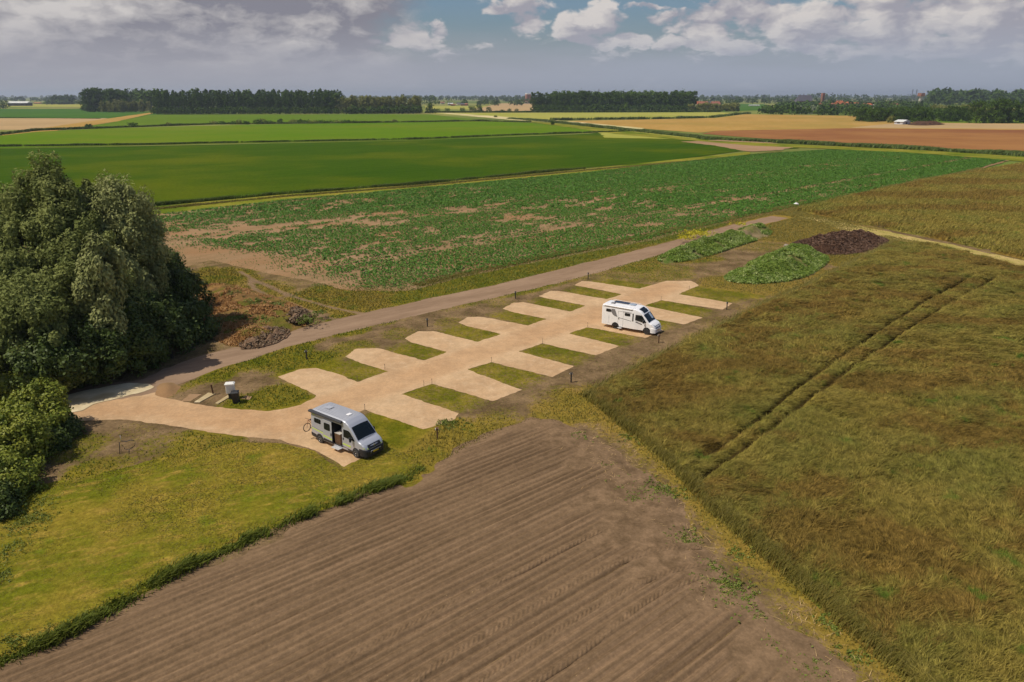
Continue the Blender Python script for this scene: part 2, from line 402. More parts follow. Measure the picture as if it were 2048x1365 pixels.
# leaf cards -------------------------------------------------------
def cards(Pn, N, size, el_=1., droop=0., rnd=.7, rg=rng):
    n = len(Pn); N = N+rnd*rg.standard_normal((n, 3)); N /= np.linalg.norm(N, axis=1)[:, None]+1e-9
    t = rg.standard_normal((n, 3)); t[:, 2] -= droop*2.5; t -= (t*N).sum(1)[:, None]*N; t /= np.linalg.norm(t, axis=1)[:, None]+1e-9
    b = np.cross(N, t); s_ = (size*(.6+.8*rg.random(n)))[:, None]
    T = t*s_*el_*.5; Bv = b*s_*.5
    V = np.stack([Pn-T, Pn+Bv*.9-T*.1, Pn+T, Pn-Bv*.9-T*.1], 1).reshape(-1, 3)
    return V
def sphere_dirs(n, rg): d = rg.standard_normal((n, 3)); return d/np.linalg.norm(d, axis=1)[:, None]
def crown_cards(lobes, n, size, el_=1., droop=0., clump=1.0, nclump=120, rg=rng, zmin=.3, rnd=.7, upbias=.25, vclump=.3):
    """lobes -> clumps on their surfaces -> leaf cards about the clumps"""
    L = np.array(lobes, float); area = (L[:, 3]*L[:, 5]); pr = area/area.sum()
    k = rg.choice(len(L), nclump*3, p=pr); d = sphere_dirs(nclump*3, rg); d[:, 2] += upbias; d /= np.linalg.norm(d, axis=1)[:, None]
    rr = np.where(rg.random(nclump*3) < .25, .45+.4*rg.random(nclump*3), .86+.2*rg.random(nclump*3))
    C = L[k, :3]+d*L[k, 3:6]*rr[:, None]
    deep = np.zeros(len(C), bool)
    for l in L:
        deep |= (((C-l[:3])/l[3:6])**2).sum(1) < .16
    keep = np.where(~deep & (C[:, 2] > zmin))[0][:nclump]; C = C[keep]; D_ = d[keep]
    cv = rg.random(len(C))
    cr = clump*(.55+.9*rg.random(len(C)))
    j = rg.integers(0, len(C), n); e = sphere_dirs(n, rg); rad = (.35+.75*rg.random(n)**.6)
    off = e*(cr[j]*rad)[:, None]; off[:, 2] *= (1+droop*.9); off[:, 2] -= droop*.3*cr[j]
    Pn = C[j]+off
    N = e*.8+D_[j]*.7+np.array([0, 0, .25])
    ok = Pn[:, 2] > zmin*.3; Pn, N, j = Pn[ok], N[ok], j[ok]
    V = cards(Pn, N, size, el_, droop, rnd, rg)
    var = np.clip(cv[j]*vclump*2+(1-vclump*2)*.5+.35*(rg.random(len(Pn))-.5), 0, 1)
    return V, np.repeat(var, 4)
def cards_obj(name, V, var, mat_, parent=None):
    return mesh_np(name, V, np.arange(len(V)), 4, mat_, parent=parent, attrs={'var': var})
def copy_tree(o, parent=None):
    c = o.copy(); col.objects.link(c); c.parent = parent
    for ch in list(o.children): copy_tree(ch, c)
    return c
#--SPLIT--

# ================================================================ THE LAND
def lin(r, g_, b): # display sRGB 0-255 -> linear albedo
    f = lambda c: (c/255/12.92) if c/255 <= .04045 else ((c/255+.055)/1.055)**2.4
    return (f(r), f(g_), f(b))
M = {}
ANG_G = math.atan2(*(PP((1560, 388), (954, 490))[0]-PP((1560, 388), (954, 490))[1])[::-1])
M['far'] = ground_mat('far_farmland', lin(96, 118, 48), lin(150, 140, 84), .0016, .006, lin(60, 84, 34), .0022, bump=.1, bscale=.05, speck=.12)
M['green_c'] = ground_mat('dark_green_crop', lin(50, 78, 16), lin(68, 90, 18), .01, .35, lin(86, 96, 20), .012, bump=.8, bd=.3, bscale=.9, aniso=(ANG_G, .12), speck=.45)
M['green_b'] = ground_mat('bright_green_crop', lin(84, 114, 18), lin(94, 120, 24), .01, .1, lin(104, 118, 32), .006, bump=.3, bscale=.3, speck=.14)
M['green_a'] = ground_mat('pale_green_crop', lin(86, 112, 26), lin(98, 118, 36), .006, .08, None, bump=.3, bscale=.7, speck=.08)
M['tan'] = ground_mat('bare_tan_field', lin(166, 140, 100), lin(182, 152, 110), .008, .06, None, bump=.2, bscale=.5, speck=.08)
M['orange'] = ground_mat('ripening_ochre_crop', lin(164, 130, 68), lin(178, 142, 80), .006, .05, lin(150, 128, 66), .006, bump=.2, bscale=.8, speck=.10, aniso=(-.3, 5))
M['red'] = ground_mat('reddish_brown_stubble', lin(142, 98, 60), lin(156, 112, 68), .012, .06, lin(130, 84, 56), .008, bump=.3, bscale=.9, speck=.12)
M['yellowgreen'] = ground_mat('yellow_green_hayfield', lin(150, 150, 66), lin(164, 158, 80), .008, .06, None, bump=.2, bscale=.5, speck=.1)
M['deepgreen'] = ground_mat('deep_green_field', lin(62, 98, 36), lin(76, 108, 40), .006, .05, None, bump=.2, bscale=.5, speck=.1)
M['verge'] = ground_mat('grass_verge', lin(110, 118, 36), lin(146, 134, 56), .09, .8, lin(86, 104, 26), .05, bump=.7, bd=.12, bscale=3, speck=.3)
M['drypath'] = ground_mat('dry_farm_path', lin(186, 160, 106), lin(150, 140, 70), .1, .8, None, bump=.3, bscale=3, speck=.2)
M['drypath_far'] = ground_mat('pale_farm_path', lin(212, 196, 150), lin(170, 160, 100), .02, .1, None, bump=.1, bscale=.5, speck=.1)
M['soil_tan'] = ground_mat('bare_pinkish_soil', lin(164, 132, 104), lin(150, 122, 90), .03, .3, None, bump=.4, bscale=1.2, speck=.12)

region('ground', [(-16000, -60), (16000, -60), (20000, 26000), (-20000, 26000)], 900, M['far'], -.12, smooth=False)

def far_field(name, px, mat_, z, cell=None, amp=0., nsc=.05, world=False):
    p = np.array(px, float) if world else P(np.array(px)[:, 0], np.array(px)[:, 1])
    if cell is None: cell = max(2., (p.max(0)-p.min(0)).max()/160)
    return region(name, p, cell, mat_, z, amp=amp, nsc=nsc)
# the patchwork towards the horizon (z steps grow with distance)
far_field('field', [(-500, 218), (165, 218), (300, 224), (330, 229), (214, 237.5), (-500, 237.5)], M['deepgreen'], -.04)
far_field('field', [(-500, 237), (216, 237), (150, 250), (60, 260), (-500, 262)], M['tan'], .0)
far_field('field', [(-500, 206), (170, 209), (165, 214), (-500, 214)], M['yellowgreen'], -.04)
far_field('field', [(300, 230), (860, 229), (960, 241), (870, 245), (430, 249), (190, 258), (130, 259), (215, 247)], M['green_a'], .02)
far_field('farm_path', [(298, 226), (312, 226), (235, 243), (150, 256), (75, 268), (-100, 290), (-300, 300), (-300, 292), (0, 268), (60, 260)], M['orange'], .05, amp=1.5)
far_field('field', [(-900, 312), (0, 272), (75, 264), (200, 258), (500, 250), (950, 243), (1060, 246), (1205, 262), (1180, 266), (840, 280), (420, 288), (0, 297), (-900, 330)], M['green_b'], .06)
far_field('field', [(1000, 207), (1075, 207), (1075, 224), (1010, 224), (930, 223)], M['tan'], .0)
far_field('field', [(850, 212), (1000, 212), (1060, 220), (940, 219), (850, 218)], M['yellowgreen'], -.03)
far_field('field', [(850, 226), (1100, 226), (1440, 225), (1480, 228), (1420, 236), (1100, 241), (1010, 238), (870, 228)], M['yellowgreen'], .0)
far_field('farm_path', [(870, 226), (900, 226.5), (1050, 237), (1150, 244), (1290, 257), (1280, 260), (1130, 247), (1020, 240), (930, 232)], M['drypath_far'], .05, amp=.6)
far_field('field', [(1120, 243), (1430, 236.5), (1490, 229), (1700, 232), (1800, 245), (2500, 252), (2500, 290), (1436, 262), (1400, 266), (1290, 258)], M['orange'], .03)
far_field('field', [(1800, 246), (2600, 253), (2600, 262), (1700, 256)], M['tan'], .05)
far_field('field', [(1436, 262), (1700, 257), (2600, 266), (2600, 345), (2048, 309), (1900, 302), (1640, 286), (1400, 268)], M['red'], .06, amp=2, nsc=.03)
far_field('field', [(1470, 208), (1530, 209), (1520, 221), (1440, 224)], M['deepgreen'], .02)
far_field('field', [(1900, 225), (2050, 226), (2050, 247), (1860, 246)], M['green_a'], .04)
# the big crop field behind the potatoes, its ditch edge and the strip of soil beside it
ANG_P = math.atan2(*(PP((1560, 388), (954, 490))[0]-PP((1560, 388), (954, 490))[1])[::-1])
D1 = PP((-700, 478), (-200, 445), (300, 417), (560, 391), (820, 372), (1000, 354), (1170, 338), (1350, 322), (1500, 306), (1600, 299))
region('field', np.vstack([PP((-1200, 480)), D1[:-2]+np.array([-.5, 2.5]), PP((1480, 303), (1600, 297), (1480, 282), (1370, 274), (1205, 264), (1180, 268), (840, 281), (420, 290), (0, 298), (-900, 335), (-1800, 400))]), 3, M['green_c'], .07, amp=.5, nsc=.3)
region('field', PP((1362, 284), (1480, 278), (1600, 294), (1560, 301), (1500, 304), (1430, 292)), 1.5, M['soil_tan'], .10, amp=3, nsc=.12)
region('grass_verge', PP((1195, 264), (1290, 262), (1420, 276), (1380, 279), (1210, 276)), 2.5, M['yellowgreen'], .10, amp=3, nsc=.1)
region('grass_verge', PP((100, 432), (300, 415), (560, 391), (820, 371), (1000, 354), (1180, 338), (1500, 304.5), (1500, 312), (1180, 347), (1000, 364), (820, 381), (560, 404), (300, 434), (100, 452)), 1.2, M['verge'], .148, amp=.4, nsc=.3)
# potato soil
PS = PP((-300, 560), (-200, 470), (300, 432), (560, 402), (820, 379), (1000, 362), (1180, 345), (1500, 310), (1655, 300), (1800, 306), (2018, 322), (1962, 339), (1800, 372), (1600, 416), (1440, 450), (1300, 484), (1150, 512), (1050, 532), (930, 556), (820, 584), (700, 585), (600, 560), (520, 545), (420, 520), (300, 560))
def rowz(x, y, s):
    ly = -x*math.sin(ANG_P)+y*math.cos(ANG_P)
    near = sst(-np.hypot(x, y), -190, -120)
    return .10*near*(.5+.5*np.cos(2*math.pi*ly/.75))*sst(s, 0, 1.5)
M['potsoil'] = ground_mat('potato_ridge_soil', lin(160, 130, 98), lin(134, 110, 78), .12, 1.2, lin(150, 116, 82), .06, bump=.6, bd=.05, bscale=5, speck=.2, aniso=(ANG_P, .2))
region('potato_field_soil', PS, 1.6, M['potsoil'], .152, hf=rowz, amp=.8, nsc=.3, ang=ANG_P, cv=.19)
far_field('farm_path', [(1020, 240), (1130, 249), (1250, 262), (1300, 268), (1420, 282), (1640, 292), (1900, 304), (2100, 318), (2500, 340), (2500, 352), (2080, 326), (2010, 321), (1880, 310), (1650, 298), (1500, 292), (1400, 283), (1240, 270), (1100, 250)], M['verge'], .12, amp=1)

# ---- near ground: soil and weeds of the site, with painted-by-place vegetation weights
def m_near():
    m_, g = new_mat('sandy_soil_with_weeds'); p = pos(g)
    n1 = g.noise(p, .35, 5, .6); n2 = g.noise(p, 3.5, 5, .7); n3 = g.noise(p, 14, 3, .6)
    soil = g.mix(g.mapr(n1, .35, .65), lin(104, 85, 60), lin(136, 112, 82))
    soil = g.mix(g.mapr(n2, .55, .75), soil, lin(154, 130, 94))
    soil = g.mix(g.attr('track'), soil, g.mix(n2, lin(124, 102, 80), lin(150, 124, 98)))
    gr = g.mix(g.mapr(n1, .35, .7), lin(96, 98, 22), lin(132, 118, 38))
    gr = g.mix(g.attr('dry'), gr, g.mix(n2, lin(128, 112, 40), lin(160, 128, 66)))
    k = g.m('ADD', g.m('ADD', g.attr('grass'), g.m('MULTIPLY', g.m('SUBTRACT', n2, .5), 1.5)), g.m('MULTIPLY', g.m('SUBTRACT', n3, .5), .7))
    c = g.mix(g.mapr(k, .32, .72), soil, gr)
    c = g.mul(c, g.mapr(g.noise(p, 3.4, 6, .8), .3, .7, .68, 1.25))
    c = g.mul(c, g.m('ADD', .66, g.m('MULTIPLY', g.noise(p, 9, 4, .75), .68)))
    finish(g, c, .95, bump=g.m('ADD', n2, g.m('MULTIPLY', k, .4)), bs=.7, bd=.09, spec=0); return m_
M['near'] = m_near()
# named places used for masks
MB_L = PP((1170, 797), (1200, 780), (1245, 755), (1420, 668), (1530, 612), (1620, 572), (1700, 532), (1790, 487))  # meadow's border towards the site
MB_B = PP((1170, 797), (1207, 828), (1238, 857), (1275, 882), (1301, 908), (1340, 940), (1370, 974), (1413, 1024), (1480, 1080), (1522, 1119), (1607, 1193), (1707, 1285), (1800, 1362), (1950, 1490), (2150, 1700))
TRK = PP((-200, 860), (60, 812), (300, 775), (420, 728), (520, 697), (640, 664), (760, 636), (900, 604), (1040, 574), (1180, 538), (1300, 506), (1400, 478), (1480, 455), (1560, 436))
GRA = [(692, 717, 777, 746, 715, 767, 630, 738), (813, 682, 896, 707, 847, 724, 755, 699), (917, 649, 1002, 671, 955, 687, 868, 663), (1005, 620, 1093, 641, 1056, 654, 962, 632),
       (1076, 596, 1172, 614, 1140, 626, 1045, 605), (1146, 573, 1244, 591, 1214, 601, 1112, 582), (1190, 556, 1330, 576, 1278, 581, 1172, 565),
       (730, 823, 860, 861, 800, 905, 700, 870),
       (803, 792, 864, 771, 996, 808, 925, 834), (933, 742, 983, 728, 1112, 759, 1051, 785), (1038, 706, 1085, 690, 1200, 716, 1156, 738), (1137, 670, 1175, 657, 1298, 681, 1246, 698),
       (1217, 641, 1250, 629, 1390, 653, 1322, 666), (1289, 614, 1322, 603, 1450, 627, 1404, 640), (1357, 591, 1394, 575, 1540, 596, 1464, 610)]
GRA = [P(np.array(t[0::2]), np.array(t[1::2])) for t in GRA]
SITE_AX = (PP((1214, 601), (715, 767))); SITE_AX = SITE_AX[0]-SITE_AX[1]; SITE_AX /= np.linalg.norm(SITE_AX)
WEEDBLOB = [ # px centre, radius m, strength, dryness
 (420, 560, 9, .9, .5), (500, 590, 8, .7, .5), (640, 600, 7, .9, .6), (700, 605, 7, 1., .6), (560, 640, 5, .6, .5), (600, 680, 4, .9, .3), (690, 660, 4, .8, .3), (760, 640, 3, .7, .3),
 (620, 730, 5, .9, .2), (700, 700, 4, .6, .2), (560, 715, 5, 1., .1), (500, 725, 4, .9, .1), (640, 760, 3, .8, .2), (440, 750, 3, .8, .1), (560, 800, 4, .9, .1), (480, 812, 3, .8, .1), (600, 790, 3, .4, .2), (190, 950, 3, .75, .2), (150, 900, 3, .6, .1), (240, 930, 2, .6, .2), (330, 895, 3, .5, .1), (400, 890, 3.5, .75, .2), (450, 885, 2.5, .7, .2), (270, 870, 3, .35, .1), (340, 925, 2, .7, .3),
 (540, 775, 2, .3, 0), (800, 890, 7, 1., .15), (870, 900, 5, 1., .4), (940, 880, 5, .8, .5), (890, 870, 4, 1., .6), (980, 860, 4, .7, .3), (830, 930, 4, 1., .3), (1010, 850, 4, .5, .4),
 (1120, 828, 4, .75, .8), (1170, 815, 5, .85, .8),

 (1600, 440, 20, .8, .85), (1560, 470, 12, .8, .8), (1640, 460, 12, .7, .9), (1500, 490, 9, .5, .5), (1350, 510, 10, .8, .5), (1260, 530, 8, .7, .4), (1250, 550, 8, .5, .3), (1320, 545, 9, .55, .3),
 (1470, 575, 8, .7, .7), (1560, 575, 8, .7, .8), (1640, 555, 8, .7, .8), (1700, 520, 8, .9, .7), (1780, 485, 7, .9, .8), (1600, 590, 6, .7, .6), (1540, 610, 4, .5, .5), (1440, 650, 4, .4, .4), (1500, 620, 4, .4, .5),
 (1660, 590, 5, .5, .4), (1200, 545, 6, .4, .3), (900, 650, 3, .5, .2), (1000, 610, 3, .45, .2), (800, 670, 3, .5, .2), (1150, 560, 4, .4, .3),
 (1180, 790, 3, .6, .6), (1300, 730, 3, .45, .5), (1400, 680, 3, .5, .5), (1240, 690, 2, .4, .3), (1000, 640, 2, .3, .2), (1100, 800, 3, .4, .4)]
WB = [(P(a, b), c, d, e) for a, b, c, d, e in WEEDBLOB]
GT1 = smooth_poly(PP((650, 760), (600, 660), (560, 630), (505, 590), (500, 570), (540, 545), (600, 520)), 2, False)
TR_L1 = smooth_poly(PP((735, 648), (650, 640), (590, 612), (520, 590), (500, 572), (505, 560), (480, 545)), 2, False)
TR_L2 = smooth_poly(PP((735, 632), (680, 622), (620, 606), (570, 590), (540, 575), (505, 562)), 2, False)
def near_grass(x, y, s):
    v = .18+.35*(fbm(x, y, .12, 4, 11)-.5)+.35*(fbm(x, y, .6, 3, 12)-.5)
    for c, r_, k, _ in WB:
        d = np.hypot(x-c[0], (y-c[1])*.85)/r_+.5*(fbm(x, y, .35, 3, 13)-.5); v = np.maximum(v, k*(1-sst(d, .45, 1.1)))
    # the strip along the far side of the dirt track
    d, _s = dist_line(TRK, x, y)
    side = (y-np.interp(x, TRK[:, 0], TRK[:, 1]))
    fr = np.where(x > -22, 1., .4)
    v = np.maximum(v, np.where(side > 0, 1, 0)*sst(d, 1.6, 3.2)*(.85*fr))
    v = np.maximum(v, np.where(side < 0, 1, 0)*sst(d, 2., 2.6)*(1-sst(d, 3.4, 5.))*(.35+.7*(fbm(x, y, .11, 3, 71)-.35)*1.6))
    d, _s = dist_line(MB_B, x, y); v = np.maximum(v, .82*(1-sst(d+2.2*(fbm(x, y, .45, 4, 19)-.5), .5, 2.3))); v = np.maximum(v, .50*(1-sst(d+3*(fbm(x, y, .3, 4, 20)-.5), 2., 4.5)))
    for k, pgn in enumerate(GRA):
        sd = sdf(pgn, x, y)+.35*(fbm(x, y, .8, 3, 14)-.5)
        c0 = pgn.mean(0)
        if k < 7: e = (pgn[0]+pgn[3])/2
        elif k == 7: e = (pgn[2]+pgn[3])/2
        else: e = (pgn[2]+pgn[3])/2
        a_ = e-c0; L = np.linalg.norm(a_); a_ /= L
        t = ((x-c0[0])*a_[0]+(y-c0[1])*a_[1])/L+.4*(fbm(x, y, .5, 3, 15)-.5)
        f = sst(sd, -.9, .25)*(1-.55*sst(t, .35, 1.25)); f = f*.45 if k == 7 else f
        v = np.maximum(v, f*.66)
    for ln in (TR_L1, TR_L2):
        dd, _s = dist_line(ln, x, y); v = v*(.25+.75*sst(dd+.3*(fbm(x, y, 1, 2, 5)-.5), .2, .6))
    return np.clip(v, 0, 1)
def near_dry(x, y, s):
    v = np.full(x.shape, .12)
    for c, r_, _, k in WB:
        d = np.hypot(x-c[0], y-c[1])/r_; v = np.maximum(v, k*(1-sst(d, .6, 1.3)))
    d, _s = dist_line(MB_B, x, y); v = np.maximum(v, .75*(1-sst(d, 1.5, 3.5)))
    v = v+.9*(fbm(x, y, .5, 3, 21)-.5)
    for k, pgn in enumerate(GRA):
        v = v*(1-.9*sst(sdf(pgn, x, y), -.5, .3))
    return np.clip(v, 0, 1)
def near_track(x, y, s):
    v = np.zeros(x.shape)
    for ln in (TR_L1, TR_L2):
        dd, _s = dist_line(ln, x, y); v = np.maximum(v, .7*(1-sst(dd, .2, .6)))
    return v
NEAR = np.vstack([PP((-500, 1000), (-400, 560), (300, 500), (460, 512), (600, 540), (720, 555), (830, 555), (960, 530), (1060, 512), (1300, 468), (1440, 438), (1600, 405), (1700, 386), (1850, 440), (2200, 560), (2300, 700), (1800, 700), (1500, 800), (1500, 980), (1700, 1180), (2300, 1700), (-300, 1750), (-500, 1365))])
def near_z(x, y, s): return .05*(fbm(x, y, .8, 3, 9)-.5)*sst(s, 0, 2)
near_o = region('ground', NEAR, .4, M['near'], .145, hf=None, attrs={'grass': near_grass, 'dry': near_dry, 'track': near_track}, amp=0)
ZB = .145

# dirt track
M['track'] = ground_mat('packed_dirt_track', lin(154, 128, 104), lin(134, 110, 88), .25, 1.8, None, bump=.5, bd=.04, bscale=6, speck=.16, aniso=(math.atan2(1, 1.35), .25))
tw = np.interp(np.arange(len(TRK)), [0, 4, 9, 13], [2.5, 2.4, 2.8, 1.9])
tdir = np.gradient(TRK, axis=0); tdir /= np.linalg.norm(tdir, axis=1)[:, None]; tn = np.stack([-tdir[:, 1], tdir[:, 0]], 1)
region('dirt_track', np.vstack([TRK+tn*tw[:, None], (TRK-tn*tw[:, None])[::-1]]), .35, M['track'], ZB+.004, amp=.6, nsc=.35,
       hf=lambda x, y, s: .03*fbm(x, y, .7, 3, 3)*sst(s, 0, .5))

# gravel: entrance drive, central lane and the fourteen pitches
def m_gravel():
    m_, g = new_mat('pinkish_shell_gravel'); p = pos(g)
    n1 = g.noise(p, .12, 4, .6); n2 = g.noise(p, 1.3, 4, .6); n3 = g.noise(p, 26, 3, .7)
    c = g.mix(g.mapr(n1, .4, .62), lin(192, 160, 122), lin(182, 148, 110))
    c = g.mix(g.mapr(n2, .45, .75, 0, .6), c, lin(200, 170, 134))
    c = g.mix(g.mapr(g.attr('wear'), 0, 1, 0, .55), c, lin(178, 138, 98))
    vor = g.n('ShaderNodeTexVoronoi', i={'Vector': p, 'Scale': 16.})
    c = g.mul(c, g.m('ADD', .74, g.m('MULTIPLY', g.m('ADD', n3, g.m('MULTIPLY', vor.outputs[0], .5)), .42)))
    c = g.mul(c, g.mapr(g.noise(p, 4.5, 4, .7), .3, .7, .90, 1.07))
    c = g.mul(c, g.mapr(g.noise(p, .55, 5, .7), .3, .7, .88, 1.08))
    c = g.mix(g.mapr(g.noise(p, 1.9, 5, .75), .66, .74, 0, .6), c, lin(160, 128, 92))
    finish(g, c, .9, bump=g.m('ADD', n3, n2), bs=.5, bd=.03, spec=.2); return m_
M['gravel'] = m_gravel()
GRV = PP((100, 835), (140, 812), (300, 782), (318, 778), (322, 797), (392, 812), (470, 822), (540, 826), (600, 814), (636, 796), (608, 782), (556, 757), (600, 742), (632, 739),
 (672, 750), (715, 767), (777, 746), (720, 729), (690, 716), (712, 701), (755, 699), (847, 724), (896, 707), (826, 689), (808, 680), (836, 666), (868, 665), (955, 687), (1002, 671), (935, 655), (915, 648), (936, 637), (962, 636), (1056, 654),
 (1093, 641), (1025, 627), (1004, 620), (1028, 608), (1047, 607), (1140, 626), (1172, 614), (1098, 600), (1077, 595), (1100, 585), (1118, 584.5), (1214, 601), (1244, 591), (1172, 577), (1147, 573), (1164, 565), (1178, 565), (1278, 580),
 (1332, 564), (1382, 564), (1398, 573), (1357, 591), (1465, 609), (1445, 622), (1322, 603), (1289, 614), (1404, 638), (1368, 652), (1250, 629), (1217, 641), (1328, 663), (1290, 679), (1175, 657), (1137, 670), (1238, 695), (1192, 714), (1085, 690), (1038, 706), (1148, 736), (1104, 757), (983, 728), (933, 742), (1043, 783), (986, 806), (864, 771), (803, 792), (918, 830), (908, 842), (850, 863), (730, 823),
 (700, 834), (690, 842), (760, 900), (690, 938), (632, 905), (560, 884), (486, 877), (420, 868), (330, 853), (240, 842), (160, 846))
# (the pitch cut between lane and grass follows the traced corners; small wobble on every edge)
def wear(x, y, s):
    d, _ = dist_line(PP((120, 815), (320, 815), (560, 850), (700, 800), (800, 765), (1000, 695), (1200, 630), (1340, 575)), x, y)
    return np.clip((1-sst(d, .8, 3.2))*(.4+1.1*fbm(x, y, .4, 3, 31)), 0, 1)
region('gravel_drive', GRV, .2, M['gravel'], ZB+.010, amp=.17, nsc=1.6, attrs={'wear': wear})
M['concrete'] = ground_mat('pale_concrete', lin(206, 188, 152), lin(226, 208, 172), .4, 3, lin(176, 156, 118), .25, bump=.2, bscale=8, speck=.1)
region('concrete_slab', PP((90, 812), (120, 799), (158, 789), (205, 779), (255, 769), (300, 771), (310, 778), (285, 790), (240, 800), (190, 812), (165, 826), (110, 834)), .3, M['concrete'], ZB+.045, amp=.25, nsc=.8)

# lawn
def m_lawn():
    m_, g = new_mat('mown_lawn'); p = pos(g)
    mp = g.n('ShaderNodeMapping'); mp.inputs['Rotation'].default_value = (0, 0, -R(24)); g.set(mp.inputs[0], p)
    n1 = g.noise(p, .13, 5, .6); n2 = g.noise(g.v('MULTIPLY', mp.outputs[0], (.45, 1, 1)), 1.3, 5, .65); n3 = g.noise(p, 7, 4, .75)
    c = g.mix(g.mapr(n1, .36, .62), lin(108, 110, 28), lin(142, 124, 46))
    c = g.mix(g.mapr(n2, .48, .72), c, lin(160, 134, 60))
    c = g.mix(g.mapr(g.noise(p, .45, 4, .6), .56, .75, 0, .8), c, lin(102, 114, 28))
    c = g.mul(c, g.mapr(g.noise(p, 3.2, 5, .8), .30, .70, .66, 1.22))
    st = g.n('ShaderNodeTexWave', i={'Vector': mp.outputs[0], 'Scale': .32, 'Distortion': 1.2}); st.bands_direction = 'Y'
    c = g.mul(c, g.m('ADD', .95, g.m('MULTIPLY', st.outputs[1], .10)))
    c = g.mul(c, g.m('ADD', .60, g.m('MULTIPLY', n3, .80)))
    finish(g, c, .9, bump=g.m('ADD', n3, n2), bs=.8, bd=.1, spec=0); return m_
M['lawn'] = m_lawn()
LAWN = np.vstack([PP((486, 884), (560, 890), (632, 910), (690, 944), (772, 896), (830, 920), (850, 940), (780, 966), (700, 998), (600, 1040), (500, 1080), (400, 1125), (300, 1180), (190, 1240), (80, 1290), (-60, 1370), (-400, 1540), (-500, 1200), (-200, 1020), (60, 980), (140, 965), (270, 935), (370, 912))])
region('lawn', LAWN, .4, M['lawn'], ZB+.006, amp=.5, nsc=.6, hf=lambda x, y, s: .10*fbm(x, y, .25, 3, 8)*sst(s, 0, 1.5))

# ploughed field
RA = PP((560, 1334), (1093, 1067)); RD = RA[1]-RA[0]; ANG_R = math.atan2(RD[1], RD[0])
PL_EDGE = PP((-800, 1760), (0, 1352), (190, 1252), (400, 1140), (600, 1055), (780, 975), (850, 944), (930, 906), (1010, 862), (1060, 845))
PLOUGH = np.vstack([PL_EDGE, PP((1100, 846), (1160, 856), (1215, 888), (1270, 930), (1320, 975), (1370, 1030), (1410, 1085), (1470, 1160), (1560, 1240), (1650, 1310), (1760, 1420), (2000, 1700), (600, 2600))])
HEAD = PP((1060, 846), (1130, 896), (1165, 925), (1200, 950), (1225, 985), (1180, 1030), (1200, 1070), (1250, 1110), (1300, 1150), (1380, 1190), (1440, 1230), (1500, 1300), (1560, 1400), (1700, 1600), (3000, 2200), (1700, 700))
def plough_z(x, y, s):
    u = x*math.cos(ANG_R)+y*math.sin(ANG_R); v = -x*math.sin(ANG_R)+y*math.cos(ANG_R)
    v = v+.05*(fbm(u, v, .15, 2, 4)-.5)
    hd = sst(-sdf(HEAD, x, y)+2.2*(fbm(x, y, .5, 3, 6)-.5)+1.3*np.sin(v*1.7), -.3, 1.4)
    ph = v/.5; k = np.floor(ph+.5); f = ph-k
    ridge = .058*(1.15*np.abs(np.cos(math.pi*f))**1.3*2-1.15)
    amp = .55+.75*vn(k*3.1, k*0+.5, 77)
    amp = amp*(.85+.3*fbm(u, k*5.0, .04, 2, 9))
    tr = np.mod(k, 6)
    rut = np.where((tr == 0) | (vn(k*7.7, k*0, 3) > .8), -.11, 0)*np.exp(-((np.abs(f+.08*(fbm(u, k, .9, 2, 8)-.5))-.46)/.07)**2)*(f > 0)*(.35+.8*vn(u*.10, k*2.3, 19))*(.7+.6*vn(u*2.2, k, 23))
    f0 = sst(s, 0., 1.6) if not np.isscalar(s) else 1.
    clod = .05*(fbm(x, y, 3.5, 3, 5)-.5)
    return .14+f0*(.08+hd*(ridge*amp+rut)+clod+.05*(fbm(x, y, .3, 2, 6)-.5))
def plough_r(x, y, s):
    u = x*math.cos(ANG_R)+y*math.sin(ANG_R); v = -x*math.sin(ANG_R)+y*math.cos(ANG_R)
    return np.clip(vn(u*.01, np.floor(v/.5+.5)*1.7, 44), 0, 1)
def plough_hd(x, y, s):
    v = -x*math.sin(ANG_R)+y*math.cos(ANG_R)
    return sst(-sdf(HEAD, x, y)+2.2*(fbm(x, y, .5, 3, 6)-.5)+1.3*np.sin(v*1.7), -.3, 1.4)
def m_plough():
    m_, g = new_mat('ploughed_brown_soil'); p = pos(g)
    mp = g.n('ShaderNodeMapping'); mp.inputs['Rotation'].default_value = (0, 0, -ANG_R); g.set(mp.inputs[0], p)
    n1 = g.noise(g.v('MULTIPLY', mp.outputs[0], (.03, 1.4, 1)), 2.6, 6, .7); n2 = g.noise(p, 5, 5, .7); n0 = g.noise(p, .09, 4, .6)
    nh = g.noise(p, 1.1, 5, .65)
    n1h = g.m('ADD', g.m('MULTIPLY', n1, g.attr('hd')), g.m('MULTIPLY', nh, g.m('SUBTRACT', 1, g.attr('hd'))))
    c = g.mix(g.mapr(n1h, .34, .66), lin(104, 84, 62), lin(134, 109, 83))
    c = g.mix(g.mapr(n0, .4, .65, 0, .6), c, lin(130, 106, 80))
    c = g.mul(c, g.m('ADD', .93, g.m('MULTIPLY', g.attr('row'), .14)))
    c = g.mul(c, g.m('ADD', .62, g.m('MULTIPLY', n2, .76)))
    c = g.mul(c, g.mapr(g.noise(p, 2.4, 6, .8), .32, .68, .84, 1.12))
    straw = g.noise(g.v('MULTIPLY', mp.outputs[0], (1.0, 3, 1)), 5, 3, .5)
    c = g.mix(g.m('MULTIPLY', g.mapr(straw, .70, .76), g.mapr(g.noise(p, .22, 3), .5, .66)), c, lin(196, 166, 116))
    finish(g, c, .95, bump=g.m('ADD', n2, g.m('MULTIPLY', n1, .4)), bs=.7, bd=.06, spec=0); return m_
M['plough'] = m_plough()
